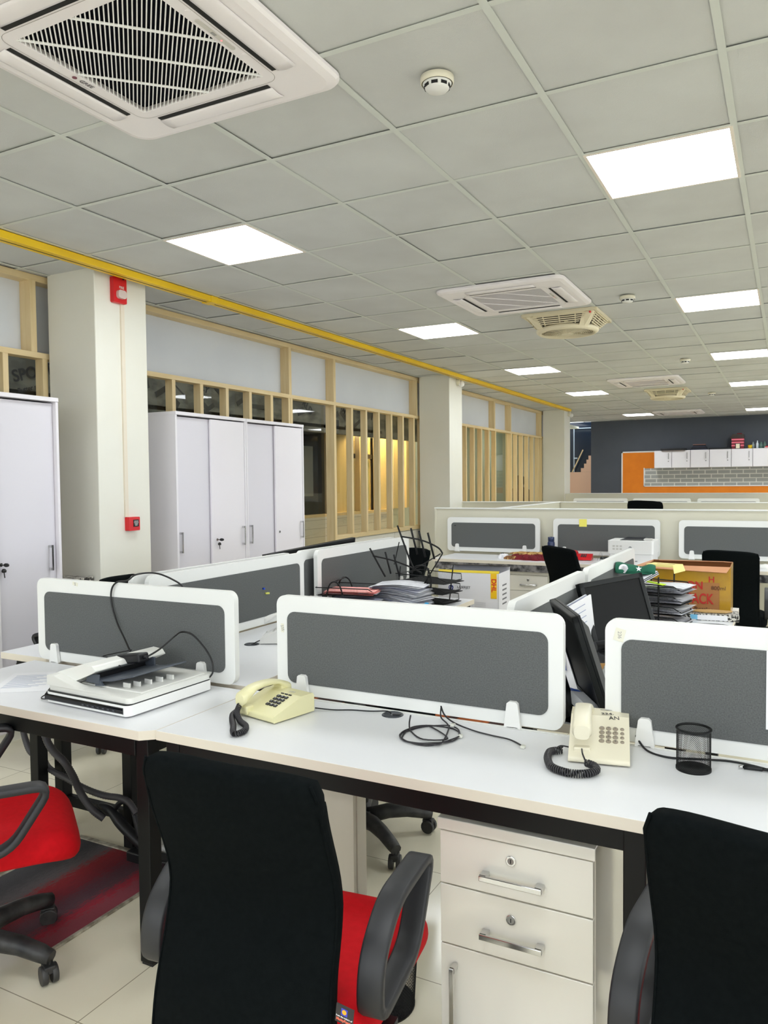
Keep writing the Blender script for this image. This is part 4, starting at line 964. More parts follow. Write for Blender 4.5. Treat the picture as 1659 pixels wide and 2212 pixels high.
o = thing('printed_sheet', 'printed white sheet flat on the desk left of the scanner', 'paper', (.08, -.27, .7505), .62)
MB().box(-.105, .105, -.148, .148, 0, .0006).obj('sheet', PAPER, o)
b = MB()
for k in range(15): b.box(-.08, .07 - (k % 4) * .022, .10 - k * .013, .103 - k * .013, .0006, .0009)
b.obj('printed_lines', INKB, o)
# ================================================================== UNDER THE DESK
def rugmat():
    m = mat('streaked red grey carpet', S(100, 30, 40), .95); nt = m.node_tree; b = nt.nodes['Principled BSDF']
    tc = nt.nodes.new('ShaderNodeTexCoord'); sp = nt.nodes.new('ShaderNodeSeparateXYZ'); nt.links.new(tc.outputs['Object'], sp.inputs[0])
    n = nt.nodes.new('ShaderNodeTexNoise'); n.inputs['Scale'].default_value = 110; n.inputs['Detail'].default_value = 9; n.inputs['Roughness'].default_value = .85
    mp = nt.nodes.new('ShaderNodeMapping'); mp.inputs['Scale'].default_value = (1, .3, 1); nt.links.new(tc.outputs['Object'], mp.inputs[0]); nt.links.new(mp.outputs[0], n.inputs['Vector'])
    ad = nt.nodes.new('ShaderNodeMath'); ad.operation = 'MULTIPLY_ADD'; ad.inputs[1].default_value = .42; nt.links.new(n.outputs[0], ad.inputs[0])
    mr = nt.nodes.new('ShaderNodeMapRange'); mr.inputs[1].default_value = -.26; mr.inputs[2].default_value = .33; nt.links.new(sp.outputs['X'], mr.inputs[0]); nt.links.new(mr.outputs[0], ad.inputs[2])
    r = nt.nodes.new('ShaderNodeValToRGB'); el = r.color_ramp.elements; el[0].position = .12; el[0].color = S(70, 70, 72); el[1].position = 1.2; el[1].color = S(150, 40, 56)
    for p_, c in ((.34, S(56, 54, 58)), (.50, S(88, 82, 84)), (.57, S(134, 22, 32)), (.72, S(110, 18, 34)), (.80, S(84, 42, 54)), (.90, S(80, 54, 64)), (.97, S(156, 26, 48)), (1.1, S(134, 56, 68))): e = el.new(p_); e.color = c
    nt.links.new(ad.outputs[0], r.inputs[0]); nt.links.new(r.outputs[0], b.inputs['Base Color'])
    n2 = nt.nodes.new('ShaderNodeTexNoise'); n2.inputs['Scale'].default_value = 420; bp = nt.nodes.new('ShaderNodeBump'); bp.inputs['Strength'].default_value = .6; bp.inputs['Distance'].default_value = .004
    nt.links.new(tc.outputs['Object'], n2.inputs['Vector']); nt.links.new(n2.outputs[0], bp.inputs['Height']); nt.links.new(bp.outputs[0], b.inputs['Normal'])
    return m
RUG = rugmat()
o = thing('floor_mat', 'grey and red streaked carpet mat on the floor under the left desk', 'mat', (.245, -.285, 0), .0)
MB().box(-.28, .28, -.30, .31, 0, .007).obj('pile', RUG, o)
MT = mat('scuffed pale metal', S(176, 170, 152), .45, noise=(30, S(120, 112, 96), .12))
MB().box(.278, .292, -.30, .31, 0, .009).obj('edging_strip', MT, o, .002); MB().box(-.292, -.278, -.30, .31, 0, .009).obj('edging_strip', MT, o, .002); MB().box(-.28, .28, .308, .33, 0, .012).obj('rear_strip', MT, o, .002)
MB().box(-.335, -.297, -.30, .31, 0, .003).obj('stained_strip', mat('brown stain', S(112, 96, 76), .7), o)
CONDM = mat('grey ribbed hose', S(62, 60, 64), .5)
def hose(P, r, label, parent=None):
    q = smooth_path(P, 14); rr = [r * (1 + .06 * ((i % 2) * 2 - 1)) for i in range(len(q))]
    return tag(MB().tube(q, rr, 10).obj('cable_hose', CONDM), label, 'cable hose', 'grey cable hoses under the left desk')
hose([(-.10, -.12, .70), (-.085, -.1, .60), (-.062, -.1, .48), (-.02, -.1, .422), (.048, -.1, .383), (.07, -.08, .326), (.079, -.06, .266), (.101, -.05, .222), (.138, -.04, .18), (.174, -.02, .147)], .015, 'grey cable hose slanting steeply down to the plugs under the left desk')
hose([(-.354, .12, .27), (-.293, .08, .272), (-.16, -.0, .286), (-.053, .0, .262), (.045, .0, .24), (.15, .0, .230), (.238, .0, .236), (.291, .0, .228), (.33, .0, .19)], .013, 'grey cable hose sagging sideways under the left desk')
hose([(-.47, .1, .69), (-.465, .1, .50), (-.457, .1, .39), (-.44, .1, .335), (-.408, .1, .289), (-.37, .12, .27)], .014, 'short grey cable hose beside the rear left desk leg')
o = thing('power_strip', 'tangle of black power plugs beside the front desk leg', 'power strip')
b = MB(); b.tube(smooth_path([(.13, .0, .185), (.19, .0, .175), (.25, .0, .13), (.32, .0, .09), (.38, .0, .06)], 6), [.012 + .010 * min(1, k / 10) for k in range(25)], 8)
b.tube(smooth_path([(.20, .01, .175), (.225, .01, .205), (.26, .01, .222), (.30, .01, .205), (.33, .0, .15), (.345, 0, .10)], 5), .011, 8); b.obj('plugs', BLKP, o)
MB().box(.30, .54, -.03, .03, .0, .045).obj('strip_body', BLKP, o, .006)
tag(MB().box(-.05, .05, -.035, .035, 0, .06).obj('socket_box', GREYP, None, .01), 'pale floor socket box behind the front desk leg', 'socket').location = (.42, .075, 0)
o = thing('cable_bundle', 'black cable bundle with a green tie behind the front desk leg', 'cable', (.62, -.05, .0))
b = MB()
for k in range(5): b.tube(smooth_path([(-.1 + k * .01, .06, .16), (-.02, .03 * k / 5, .13 - k * .012), (.08, -.03, .08 - k * .008), (.14, -.08, .03), (.1, -.13 - .01 * k, .02)], 6), .008, 7)
b.obj('cables', CB, o); MB().tube([(.035, -.02, .05), (.05, -.03, .12)], .012, 8).obj('green_tie', mat('green tie', S(90, 170, 60), .5), o)
# striped carpet seen through the slit under the centre screen
o = tag(MB().box(-.8, 1.2, 1.85, 2.28, 0, .008).obj('floor_runner', mat('dark red runner', S(66, 40, 36), .9, noise=(2.5, S(190, 98, 40), .03), stretch=(2.5, .3, 1))), 'dark striped carpet runner seen under the centre screen', 'mat')
# ================================================================== MONITORS ON THE CLUTTERED DESK
GLOSS = mat('monitor screen', S(6, 8, 9), .5, spec=.2)
MBK = mat('monitor black', S(13, 17, 18), .45, spec=.3)
def monitor(label, pos, yaw, tilt, roll, w, h, stand=None, th=.05):
    o = thing('computer_monitor', label, 'monitor'); o.matrix_world = Matrix.Translation(pos) @ Matrix.Rotation(yaw, 4, 'Z') @ Matrix.Rotation(tilt, 4, 'X') @ Matrix.Rotation(roll, 4, 'Y')
    b = MB(); bz = .022
    b.box(-w / 2, w / 2, 0, .018, h / 2 - bz, h / 2).box(-w / 2, w / 2, 0, .018, -h / 2, -h / 2 + bz * 1.3).box(-w / 2, -w / 2 + bz, 0, .018, -h / 2, h / 2).box(w / 2 - bz, w / 2, 0, .018, -h / 2, h / 2)
    b.obj('bezel', MBK, o, .003)
    MB().box(-w / 2 + bz - .002, w / 2 - bz + .002, .004, .012, -h / 2 + bz, h / 2 - bz).obj('screen', GLOSS, o)
    b = MB(); b.prism([(-w / 2, -h / 2), (w / 2, -h / 2), (w / 2, h / 2), (-w / 2, h / 2)], 'y', .018, .026)
    b._f([(-w / 2 + .01, .026, -h / 2 + .01), (w / 2 - .01, .026, -h / 2 + .01), (w / 2 - .01, .026, h / 2 - .01), (-w / 2 + .01, .026, h / 2 - .01), (-w / 3, th, -h / 3), (w / 3, th, -h / 3), (w / 3, th, h / 3), (-w / 3, th, h / 3)],
         [(0, 1, 5, 4), (1, 2, 6, 5), (2, 3, 7, 6), (3, 0, 4, 7), (4, 5, 6, 7)])
    b.obj('back_shell', MBK, o, .004)
    MB().box(-.02, .02, -.0008, 0, -h / 2 + .008, -h / 2 + .011).obj('maker_mark', GREYP, o)
    if stand:
        MB().box(-.035, .035, th - .01, th + .02, -h / 2 - .06, .0).obj('neck', MBK, o, .006)
    return o
monitor('black monitor facing left, tilted on the cluttered desk before the carton', (2.0, 1.05, .925), .867, -.30, -.09, .33, .33)
monitor('black monitor seen nearly edge-on behind the gap between two foreground screens', (2.005, .245, .924), -1.115, .304, -.002, .36, .33)
monitor('small edge-on black monitor leaning in front of the taller edge-on one', (1.925, .20, .862), -1.115, .304, 0, .26, .20)
MB_ = monitor('wide flat black display leaning behind the rear left screens, only its top showing', (-.015, 1.86, .945), PI / 2, .05, -.03, 1.02, .31, th=.04)
for nm, z, y in (('left', 0, 0),):
    o = thing('keyboard', 'black keyboard lying behind the left edge of the right foreground screen', 'keyboard'); o.matrix_world = Matrix.Translation((2.20, .36, .765)) @ Matrix.Rotation(-1.15, 4, 'Z')
    MB().box(-.21, .21, -.07, .07, -.01, .01).obj('case', MBK, o, .004)
    b = MB()
    for r in range(5):
        for c in range(19): b.box(-.2 + c * .021, -.183 + c * .021, -.055 + r * .023, -.037 + r * .023, .01, .017)
    b.obj('keys', mat('worn keys', S(60, 62, 66), .4), o)
o = thing('desk_telephone', 'dark grey telephone with silver panel lying behind the tilted monitor foot', 'telephone', (2.08, .86, .765), .5)
MB().box(-.12, .12, -.1, .08, 0, .05).obj('base', BLKP, o, .01); MB().box(-.05, .10, -.085, .03, .05, .054).obj('silver_panel', mat('silver plastic', S(176, 180, 188), .3), o, .002)
b = MB()
for r in range(3):
    for c in range(3): b.cyl((-.03 + c * .035, -.065 + r * .03, .054), (-.03 + c * .035, -.065 + r * .03, .058), .012, 12)
b.obj('keypad', KEYB, o); MB().tube([(-.13, .06, .07), (-.04, .075, .08), (.08, .06, .07)], .02, 10).obj('handset', BLKP, o)
o = thing('brown_box', 'open light brown box behind the right foreground screen', 'box', (2.07, .58, .75), .4)
TANP = mat('kraft board', S(196, 160, 104), .8)
MB().box(-.1, .1, -.08, .08, 0, .004).box(-.1, .1, -.08, -.077, 0, .07).box(-.1, .1, .077, .08, 0, .07).box(-.1, -.097, -.08, .08, 0, .07).box(.097, .1, -.08, .08, 0, .07).obj('board_walls', TANP, o)
def crumple(name, label, loc, sx, sy, sz, m, cat, seed=1, n=22):
    rr = random.Random(seed); ph = [rr.uniform(0, 6.28) for _ in range(12)]
    def f(u, v):
        a = u * 2 * PI; t = v * PI / 2; c = math.cos(t) ** .6 if v < 1 else 0
        k = 1 + .13 * math.sin(3 * a + ph[0] + 4 * v) + .1 * math.sin(7 * a + ph[1] - 6 * v) + .06 * math.sin(13 * a + ph[2] + 9 * v)
        return (sx * c * k * math.cos(a), sy * c * k * math.sin(a), sz * math.sin(t) * (1 + .1 * math.sin(5 * a + ph[3]) * math.cos(t)))
    b = MB().grid(f, n * 2, n, closeu=True, smooth=False); o = b.obj(name, m); o.location = loc; return tag(o, label, cat)
crumple('plastic_bag', 'crumpled clear white plastic bag behind the right foreground screen', (2.11, .43, .75), .07, .06, .12, mat('clear bag plastic', S(224, 226, 226), .2), 'bag', 3)
crumple('laptop_bag', 'low black fabric bag in the gap between the two foreground screens', (2.00, .17, .75), .14, .055, .055, BLKF, 'bag', 5)
o = thing('pen_tray', 'blue plastic wrapped item wedged behind the centre screen edge', 'packet', (1.975, .27, .80), -.6); MB().prism(rrect(.10, .026, .01), 'y', -.015, .015).obj('packet', mat('bright blue plastic', S(20, 90, 214), .3), o, .004)
o = thing('envelope', 'small white envelope behind the centre screen edge', 'envelope', (1.95, .33, .752), .4); MB().box(-.07, .07, -.05, .05, 0, .03).obj('paper_body', PAPERG, o, .002)
o = thing('white_tray', 'white plastic ramp lying under the edge-on monitor', 'plastic part'); o.matrix_world = Matrix.Translation((2.08, .135, .79)) @ Matrix.Rotation(.5, 4, 'Y') @ Matrix.Rotation(-.5, 4, 'Z'); MB().prism(rrect(.16, .03, .008), 'y', -.03, .03).obj('panel', mat('silver white plastic', S(206, 208, 212), .3), o, .003)
o = thing('magazine_file', 'white file of papers with blue spine leaning on the slanting screen', 'papers'); o.matrix_world = Matrix.Translation((1.875, .84, .885)) @ Matrix.Rotation(1.25, 4, 'Z') @ Matrix.Rotation(-.2, 4, 'Y')
MB().box(-.11, .11, -.004, .002, -.125, .125).obj('front_sheet', PAPER, o); MB().box(-.112, .112, .003, .012, -.128, .12).obj('blue_folder', mat('royal blue folder', S(46, 76, 160), .5), o, .002); MB().box(-.10, .105, .013, .02, -.12, .125).obj('back_sheet', PAPERG, o)
b = MB()
for k in range(9): b.box(-.08, .06, -.0046, -.004, .10 - k * .024, .103 - k * .024)
b.obj('printed_lines', INKB, o)
# cloth, trays, carton and box file
GREEN = mat('dark green cloth', S(24, 92, 70), .9, bump=(60, .3))
def clothf(u, v):
    x = (u - .5) * .19; a = v * PI; rr = .038 - .012 * u + .006 * math.sin(9 * u)
    return (x, math.cos(a) * rr * 1.6, math.sin(a) * rr * 1.1 + .004 * math.sin(14 * u + 3 * v))
o = thing('folded_flag', 'rolled dark green cloth with white crescent and star', 'cloth', (1.925, 1.82, 1.025), .12)
MB().grid(clothf, 26, 14).box(-.085, .085, -.05, .05, -.005, .004).obj('cloth', GREEN, o, solid=.002)
b = MB(); R_, r_ = .022, .018; pts = [(R_ * math.cos(t), R_ * math.sin(t)) for t in [math.radians(40 + k * 10) for k in range(29)]] + [(.008 + r_ * math.cos(t), r_ * math.sin(t)) for t in [math.radians(320 - k * 10.5) for k in range(26)]]
b.prism(pts, 'y', -.001, .001); b.obj('crescent', PAPER, o).matrix_basis = Matrix.Translation((-.055, -.058, .022)) @ Matrix.Rotation(-.35, 4, 'X') @ Matrix.Rotation(.7, 4, 'Y')
b = MB(); b.prism([((.015 if k % 2 == 0 else .006) * math.sin(k * PI / 5), (.015 if k % 2 == 0 else .006) * math.cos(k * PI / 5)) for k in range(10)], 'y', -.001, .001); b.obj('star', PAPER, o).matrix_basis = Matrix.Translation((.018, -.056, .022)) @ Matrix.Rotation(-.35, 4, 'X')
def heap(b, n, w, d, z0, dz, jit, rng, m=(0, 1), wav=.0, t=.0012):
    z = z0
    for k in range(n):
        M = Matrix.Translation((rng.uniform(-jit, jit), rng.uniform(-jit, jit), z)) @ Matrix.Rotation(rng.uniform(-jit, jit) * 3, 4, 'Z')
        ph = rng.uniform(0, 6); am = wav * rng.uniform(.4, 1.2); mi = rng.choice(m)
        b.grid(lambda u, v: ((u - .5) * w, (v - .5) * d, am * math.sin(u * 5 + ph) * (.3 + u)), 8, 2, mi, M)
        z += dz
    return z
def traystack(name, label, loc, rz, tiers, gap, filled, w=.25, d=.33, lean=0, m=None):
    o = thing(name, label, 'letter tray', loc, rz); m = m or BLKM
    for t in range(tiers):
        z = .012 + t * gap; dx = lean * t; b = MB()
        rim = [(-d / 2 + dx, -w / 2, z + .045), (d / 2 - .03 + dx, -w / 2, z + .04), (d / 2 + dx, -w / 3, z + .012), (d / 2 + dx, w / 3, z + .012), (d / 2 - .03 + dx, w / 2, z + .04), (-d / 2 + dx, w / 2, z + .045)]
        b.tube(rim, .003, 6, True); bot = [(-d / 2 + .01 + dx, -w / 2 + .01, z), (d / 2 + dx, -w / 2 + .02, z), (d / 2 + dx, w / 2 - .02, z), (-d / 2 + .01 + dx, w / 2 - .01, z)]
        b.tube(bot, .0025, 6, True); tr = b.obj('tray', m, o)
        b = MB().grid(lambda u, v: (-d / 2 + d * u + dx, -w / 2 + .012 + (w - .024) * v, z), 40, 30, smooth=False); b.obj('wire_mesh', m, tr, wire=.0026)
        b = MB().grid(lambda u, v: (-d / 2 + (d - .03) * u + dx, -w / 2 + .01 * (1 - v), z + .042 * v), 36, 5, smooth=False).grid(lambda u, v: (-d / 2 + (d - .03) * u + dx, w / 2 - .01 * (1 - v), z + .042 * v), 36, 5, smooth=False); b.obj('side_mesh', m, tr, wire=.0012)
    if tiers == 1: return o
    b = MB(); H = .012 + tiers * gap + .03
    for s in (-1, 1):
        for x in (-d / 2 + .03, d / 2 - .10): b.tube([(x, s * (w / 2 + .004), 0), (x + lean * tiers, s * (w / 2 + .004), H)], .004, 6)
    b.obj('uprights', m, o); return o
rt = random.Random(11)
o = traystack('letter_tray_stack', 'black letter tray stack stuffed with papers before the carton', (2.035, 1.93, .75), -.2, 4, .053, True, .22, .25, lean=0)
for t in range(4):
    b = MB(); heap(b, 9 if t else 5, .235, .20, .75 + .016 + t * .053, .0034, .010, rt, (0, 1, 1), .004)
    q = b.obj('paper_bundle', [PAPER, PAPERG]); q.matrix_world = Matrix.Translation((2.05, 1.925, 0)) @ Matrix.Rotation(-.2, 4, 'Z'); tag(q, 'bundle of creased papers in the %s tier of the tray stack' % ('lowest', 'second lowest', 'second highest', 'highest')[t], 'papers', 'paper bundles in the letter tray stack')
o = thing('highlighter_strip', 'lime green strap lying on the top letter tray', 'strap', (1.99, 1.84, .972), -.35); MB().grid(lambda u, v: (-.07 + .15 * u, -.018 + .036 * v, .012 * (1 - u * 1.4)), 10, 2).obj('strap', mat('lime plastic', S(190, 226, 20), .4), o, solid=.004)
o = thing('cd_case', 'thin stack of leaflets leaning on the tray stack corner', 'leaflets'); o.matrix_world = Matrix.Translation((1.99, 1.80, 1.0)) @ Matrix.Rotation(.7, 4, 'Z') @ Matrix.Rotation(-.45, 4, 'Y')
b = MB()
for k in range(5): b.box(-.045, .045, -.03, .03, k * .004, k * .004 + .003, k % 2)
b.obj('sheets', [PAPERG, mat('dark leaflet', S(56, 60, 66), .5)], o)
o = thing('padded_envelope', 'yellow folded envelope on top of the carton corner', 'envelope', (2.03, 2.09, 1.03), -.1)
YEN = mat('manila paper', S(232, 216, 138), .75)
MB().prism([(-.09, -.03), (.05, -.05), (.08, .04), (-.07, .07)], 'z', 0, .012).obj('body', YEN, o, .002); MB()._f([(.05, -.05, .012), (.08, .04, .012), (.10, .01, -.02), (.06, -.06, -.03)], [(0, 1, 2, 3)]).obj('flap', YEN, o, solid=.002); MB().box(-.04, .05, -.015, .015, .012, .0126).obj('address_label', mat('label tan', S(182, 160, 104), .7), o)
CART = mat('cardboard', S(176, 124, 74), .8, noise=(7, S(160, 106, 60), .3)); TAPE = mat('yellow packing tape', S(190, 150, 34), .3, noise=(12, S(166, 122, 30), .3), coat=.4)
o = thing('cardboard_carton', 'tall brown carton wrapped in yellow tape on the cluttered desk', 'carton', (2.115, 2.47, .75), .02)
b = MB(); w, d_, h = .215, .14, .262
b.box(-w, w, -d_, d_, 0, .004).box(-w, w, -d_, -d_ + .004, 0, h).box(-w, w, d_ - .004, d_, 0, h).box(-w, -w + .004, -d_, d_, 0, h).box(w - .004, w, -d_, d_, 0, h); b.obj('box_walls', CART, o)
b = MB(); b._f([(-w, -d_, h), (w, -d_, h), (w - .02, -d_ - .02, h - .03), (-w + .05, -d_ - .015, h - .02)], [(0, 1, 2, 3)])._f([(-w, -d_, h), (-w, d_, h), (-w - .11, d_ - .04, h - .04), (-w - .10, -d_ + .02, h - .05)], [(0, 1, 2, 3)])._f([(-w, d_, h), (w, d_, h), (w * .8, d_ - .10, h + .012), (-w * .8, d_ - .09, h + .008)], [(0, 1, 2, 3)])
b.obj('open_flaps', mat('cardboard inside', S(206, 150, 112), .8), o, solid=.004)
MB().box(-w - .001, w + .001, -d_ - .0015, -d_ - .0003, h - .088, h - .002).box(w - .055, w + .0015, -d_ - .0016, -d_ - .0003, .0, h - .08).box(w + .0002, w + .0015, -d_, d_, 0, h).box(-w, w, -d_ - .0012, -d_ - .0003, .235, .25).obj('packing_tape', TAPE, o)
RI = mat('faded red print', S(186, 40, 34), .6); BI = mat('faded black print', S(88, 52, 30), .6)
txt('PACK', .078, RI, o, (.062, -d_ - .0022, .082), (PI / 2, 0, 0), bold=True, sx=.68); txt('x 3 Bottles', .034, BI, o, (.055, -d_ - .0022, .026), (PI / 2, 0, 0)); txt('800ml', .030, BI, o, (.155, -d_ - .0022, .145), (PI / 2, 0, 0)); txt('ON', .06, RI, o, (.035, -d_ - .0022, .155), (PI / 2, 0, 0), bold=True, sx=.9); txt('H', .045, RI, o, (.12, -d_ - .0022, .19), (PI / 2, 0, 0), bold=True)
o = thing('box_file', 'black marbled box file with blue and white spine label', 'box file', (2.235, 2.16, .75), .08)
MB().box(-.175, .15, -.035, .12, 0, .034).obj('case', mat('marbled file paper', S(24, 24, 26), .5, noise=(90, S(206, 204, 198), .04)), o, .002); MB().box(-.085, -.05, -.0362, -.0345, .004, .03).obj('blue_label', mat('pale blue label', S(120, 190, 226), .5), o); MB().box(-.05, .095, -.0362, -.0345, .004, .03).obj('white_label', PAPER, o)
tag(MB().prism([(-.09, -.03), (-.02, -.045), (.08, -.03), (.11, .03), (.0, .045), (-.06, .02)], 'z', 0, .006).obj('torn_cardboard', TANP, None, .002), 'torn piece of tan cardboard on the box file', 'cardboard').location = (2.24, 2.2, .787)
tag(MB().tube(smooth_path([(1.98, 1.70, .80), (2.05, 1.75, .785), (2.15, 1.85, .775), (2.3, 1.95, .765), (2.4, 1.95, .755)], 6), .003, 6).obj('black_wire', CB), 'thin black wire in front of the box file', 'cable')
# ================================================================== REAR LEFT DESK PILES
o = traystack('letter_tray', 'single black wire tray with handles holding pink papers', (.33, 1.70, .83), .25, 1, .05, True, .24, .34)
b = MB()
for y in (-.11, .11): b.tube(smooth_path([(-.11, y, .0), (-.09, y, .07), (-.06, y, .09), (-.03, y, .07), (-.01, y, .01)], 6), .0045, 7)
b.tube([(-.06, -.11, .09), (-.06, .11, .09)], .0045, 7)
b.obj('handle', BLKM, o)
q = MB(); heap(q, 7, .30, .21, 0, .003, .012, rt, (0, 0, 1), .003); q = q.obj('pink_papers', [PINK, PAPER]); q.matrix_world = Matrix.Translation((.36, 1.70, .847)) @ Matrix.Rotation(.25, 4, 'Z'); tag(q, 'pile of salmon pink papers in the single wire tray', 'papers')
q = MB(); heap(q, 14, .32, .23, 0, .0045, .02, rt, (0, 1, 2), .004); q = q.obj('paper_stack', [PAPER, PAPERG, mat('pale blue grey sheet', S(186, 190, 214), .7)]); q.matrix_world = Matrix.Translation((.35, 1.75, .752)) @ Matrix.Rotation(.1, 4, 'Z'); tag(q, 'paper stack under the tray of pink papers', 'papers')
q = MB(); rr = random.Random(4)
for k in range(34):
    M = Matrix.Translation((0, 0, .004 * k)) @ Matrix.Rotation(-.5 + k * .02 + rr.uniform(-.06, .06), 4, 'Z'); am = rr.uniform(.004, .016); ph = rr.uniform(-.6, .6)
    q.grid(lambda u, v: (-.17 + .31 * u + .01 * math.sin(k), -.11 + .22 * v, am * math.sin(u * 4 + ph)), 9, 2, rr.choice((0, 0, 1, 2)), M)
q = q.obj('fanned_papers', [PAPER, PAPERG, MATS['pale blue grey sheet']]); q.location = (.60, 1.86, .757); tag(q, 'high fanned pile of white papers beside the wire trays', 'papers')
o = thing('magazine_tray', 'bright blue plastic tray end under the fanned papers', 'tray', (.735, 1.72, .75), .3); b = MB()
b.prism([(-.10, 0), (.06, 0), (.08, .05), (.06, .055), (.045, .03), (-.08, .03), (-.10, .045)], 'y', -.05, .05); b.obj('tray_body', mat('sky blue plastic', S(54, 160, 214), .35), o, .003)
o = traystack('toppled_letter_trays', 'black wire letter trays standing askew beside the laser printer box', (.66, 2.08, .752), -.2, 3, .062, False, .25, .34, .01)
# the tall tilted frames above them
o = thing('wire_file_rack', 'black wire file rack with upright prongs leaning over the trays', 'file rack', (.62, 2.02, .93), .1)
b = MB()
for (x0, z0, x1, z1) in ((-.20, .01, -.27, .16), (-.01, .06, -.09, .30)): b.tube(smooth_path([(x0 + .03, -.1, z0 - .02), (x0, -.1, z0 + .03), (x1, -.1, z1)], 4), .0055, 7)
b.tube(smooth_path([(-.25, -.1, .115), (-.12, -.1, .09), (0, -.1, .05), (.06, -.1, .02)], 5), .005, 7).tube(smooth_path([(-.07, -.1, .235), (.06, -.1, .215), (.16, -.1, .175), (.19, -.1, .14)], 5), .005, 7)
for x, z in ((-.17, .09), (-.115, .075)): b.tube([(x, -.1, z + .05), (x + .035, -.1, z - .08)], .0055, 7)
for x, z in ((-.005, .21), (.045, .195), (.10, .185)): b.tube([(x, -.1, z + .075), (x + .04, -.1, z - .08)], .006, 7)
b.tube([(.19, -.1, .14), (.06, -.08, -.06)], .004, 6).tube([(.12, .08, .12), (-.02, -.1, .02)], .004, 6).tube([(-.08, -.1, .2), (-.17, .05, .05)], .003, 6)
b.tube(smooth_path([(.0, -.11, .02), (.03, -.11, .06), (.09, -.11, .06), (.12, -.11, .0), (.12, -.11, -.06)], 5), .005, 7)
b.obj('wire_frame', BLKM, o)
LJ = mat('white box print', S(226, 226, 232), .5)
o = thing('printer_carton', 'open white laser printer carton with yellow tape strip', 'carton', (.755, 2.62, .505), .06); w, d_, h = .205, .14, .39
b = MB(); b.box(-w, w, -d_, d_, 0, .004).box(-w, w, -d_, -d_ + .004, 0, h).box(-w, w, d_ - .004, d_, 0, h + .02).box(-w, -w + .004, -d_, d_, 0, h).box(w - .004, w, -d_, d_, 0, h); b.obj('box_walls', LJ, o)
MB()._f([(-w, -d_, h), (w, -d_, h), (w, -d_ + .02, h + .014), (-w, -d_ + .02, h + .012)], [(0, 1, 2, 3)]).obj('open_flap', mat('yellow flap', S(214, 190, 40), .5), o, solid=.004)
MB()._f([(-w, d_, h + .02), (w, d_, h + .02), (w, -d_ + .08, h + .045), (-w, -d_ + .08, h + .04)], [(0, 1, 2, 3)]).obj('dark_flap', mat('dark box inside', S(52, 46, 40), .8), o, solid=.004)
MB().box(w - .052, w - .012, -d_ - .002, -d_ - .0003, h - .16, h).obj('courier_tape', mat('courier yellow', S(244, 196, 20), .4), o)
txt('DHL', .044, mat('courier red', S(206, 24, 30), .5), o, (w - .032, -d_ - .0022, h - .075), (PI / 2, PI / 2, 0), bold=True)
MB().cyl((-.035 - .08, -d_ - .001, h - .10), (-.035 - .08, -d_ - .0002, h - .10), .017, 20).obj('logo_disc', mat('logo navy', S(30, 44, 120), .5), o); txt('hp', .022, PAPER, o, (-.115, -d_ - .0014, h - .10), (PI / 2, 0, 0)); txt('LASERJET', .022, INK, o, (-.028, -d_ - .001, h - .096), (PI / 2, 0, 0))
b = MB()
for x, z in ((-.0, .19), (.085, .20)):
    for k in range(11): b.box(x - .04, x + .035, -d_ - .0008, -d_ - .0002, z - .006 * k, z - .006 * k + .002)
b.obj('small_print', mat('pale grey print', S(196, 196, 202), .6), o)
b = MB()
for k in range(5): b.box(w + .0002, w + .0012, -.05, .05, h - .09 - k * .03, h - .08 - k * .03)
b.obj('side_label', mat('label ink', S(110, 110, 116), .6), o)
o = thing('stool', 'low black stool under the open printer carton', 'stool', (.755, 2.62, 0)); MB().box(-.19, .19, -.13, .13, .46, .50).obj('seat', BLKF, o, .01)
for x in (-.16, .16):
    for y in (-.10, .10): MB().box(x - .015, x + .015, y - .015, y + .015, 0, .46).obj('leg', BLKM, o)
# ================================================================== BACK DESK ITEMS
RC = mat('dark red cloth', S(120, 14, 30), .85, noise=(14, S(96, 10, 24), .3), bump=(40, .4)); TC = mat('patterned tan cloth', S(196, 160, 96), .8, noise=(26, S(120, 74, 40), .08), bump=(30, .4))
o = thing('folded_cloth', 'crumpled dark red and tan cloth on the back desk', 'cloth', (.47, 4.84, .75), .0)
def cl(sx, sy, sz, x0, y0, z0, sd, m, nm):
    rr = random.Random(sd); ph = [rr.uniform(0, 6) for _ in range(6)]
    def f(u, v):
        a = u * 2 * PI; t = v * PI / 2; c = math.cos(t) ** .5 if v < 1 else 0; k = 1 + .08 * math.sin(5 * a + ph[0] + 5 * v) + .09 * math.sin(11 * a + ph[1])
        return (x0 + sx * c * k * math.cos(a), y0 + sy * c * k * math.sin(a), z0 + sz * math.sin(t) * (1 + .22 * math.sin(9 * a + ph[2]) * math.cos(t) + .12 * math.sin(23 * a)))
    MB().grid(f, 60, 14, closeu=True, smooth=False).obj(nm, m, o)
cl(.20, .10, .05, .02, 0, 0, 3, RC, 'red_fold'); cl(.11, .06, .03, -.14, -.01, .0, 4, TC, 'tan_roll'); cl(.17, .07, .022, -.02, .03, .045, 5, TC, 'tan_fold'); cl(.11, .06, .045, .09, -.03, 0, 8, RC, 'red_front_fold')
o = thing('water_bottle', 'dark blue bottle lid showing above the sideways black chair', 'bottle', (.585, 5.12, .73)); MB().lathe([(0, 0), (.032, 0), (.034, .02), (.034, .16), (.026, .18), (0, .18)], 20).obj('body', mat('navy plastic', S(34, 48, 86), .35), o); MB().lathe([(0, .18), (.03, .18), (.03, .215), (0, .22)], 20).obj('lid', MATS['navy plastic'], o)
o = thing('laser_printer', 'white laser printer on the back desk', 'printer', (1.385, 4.92, .75), .0); PW = mat('printer white', S(232, 232, 232), .4)
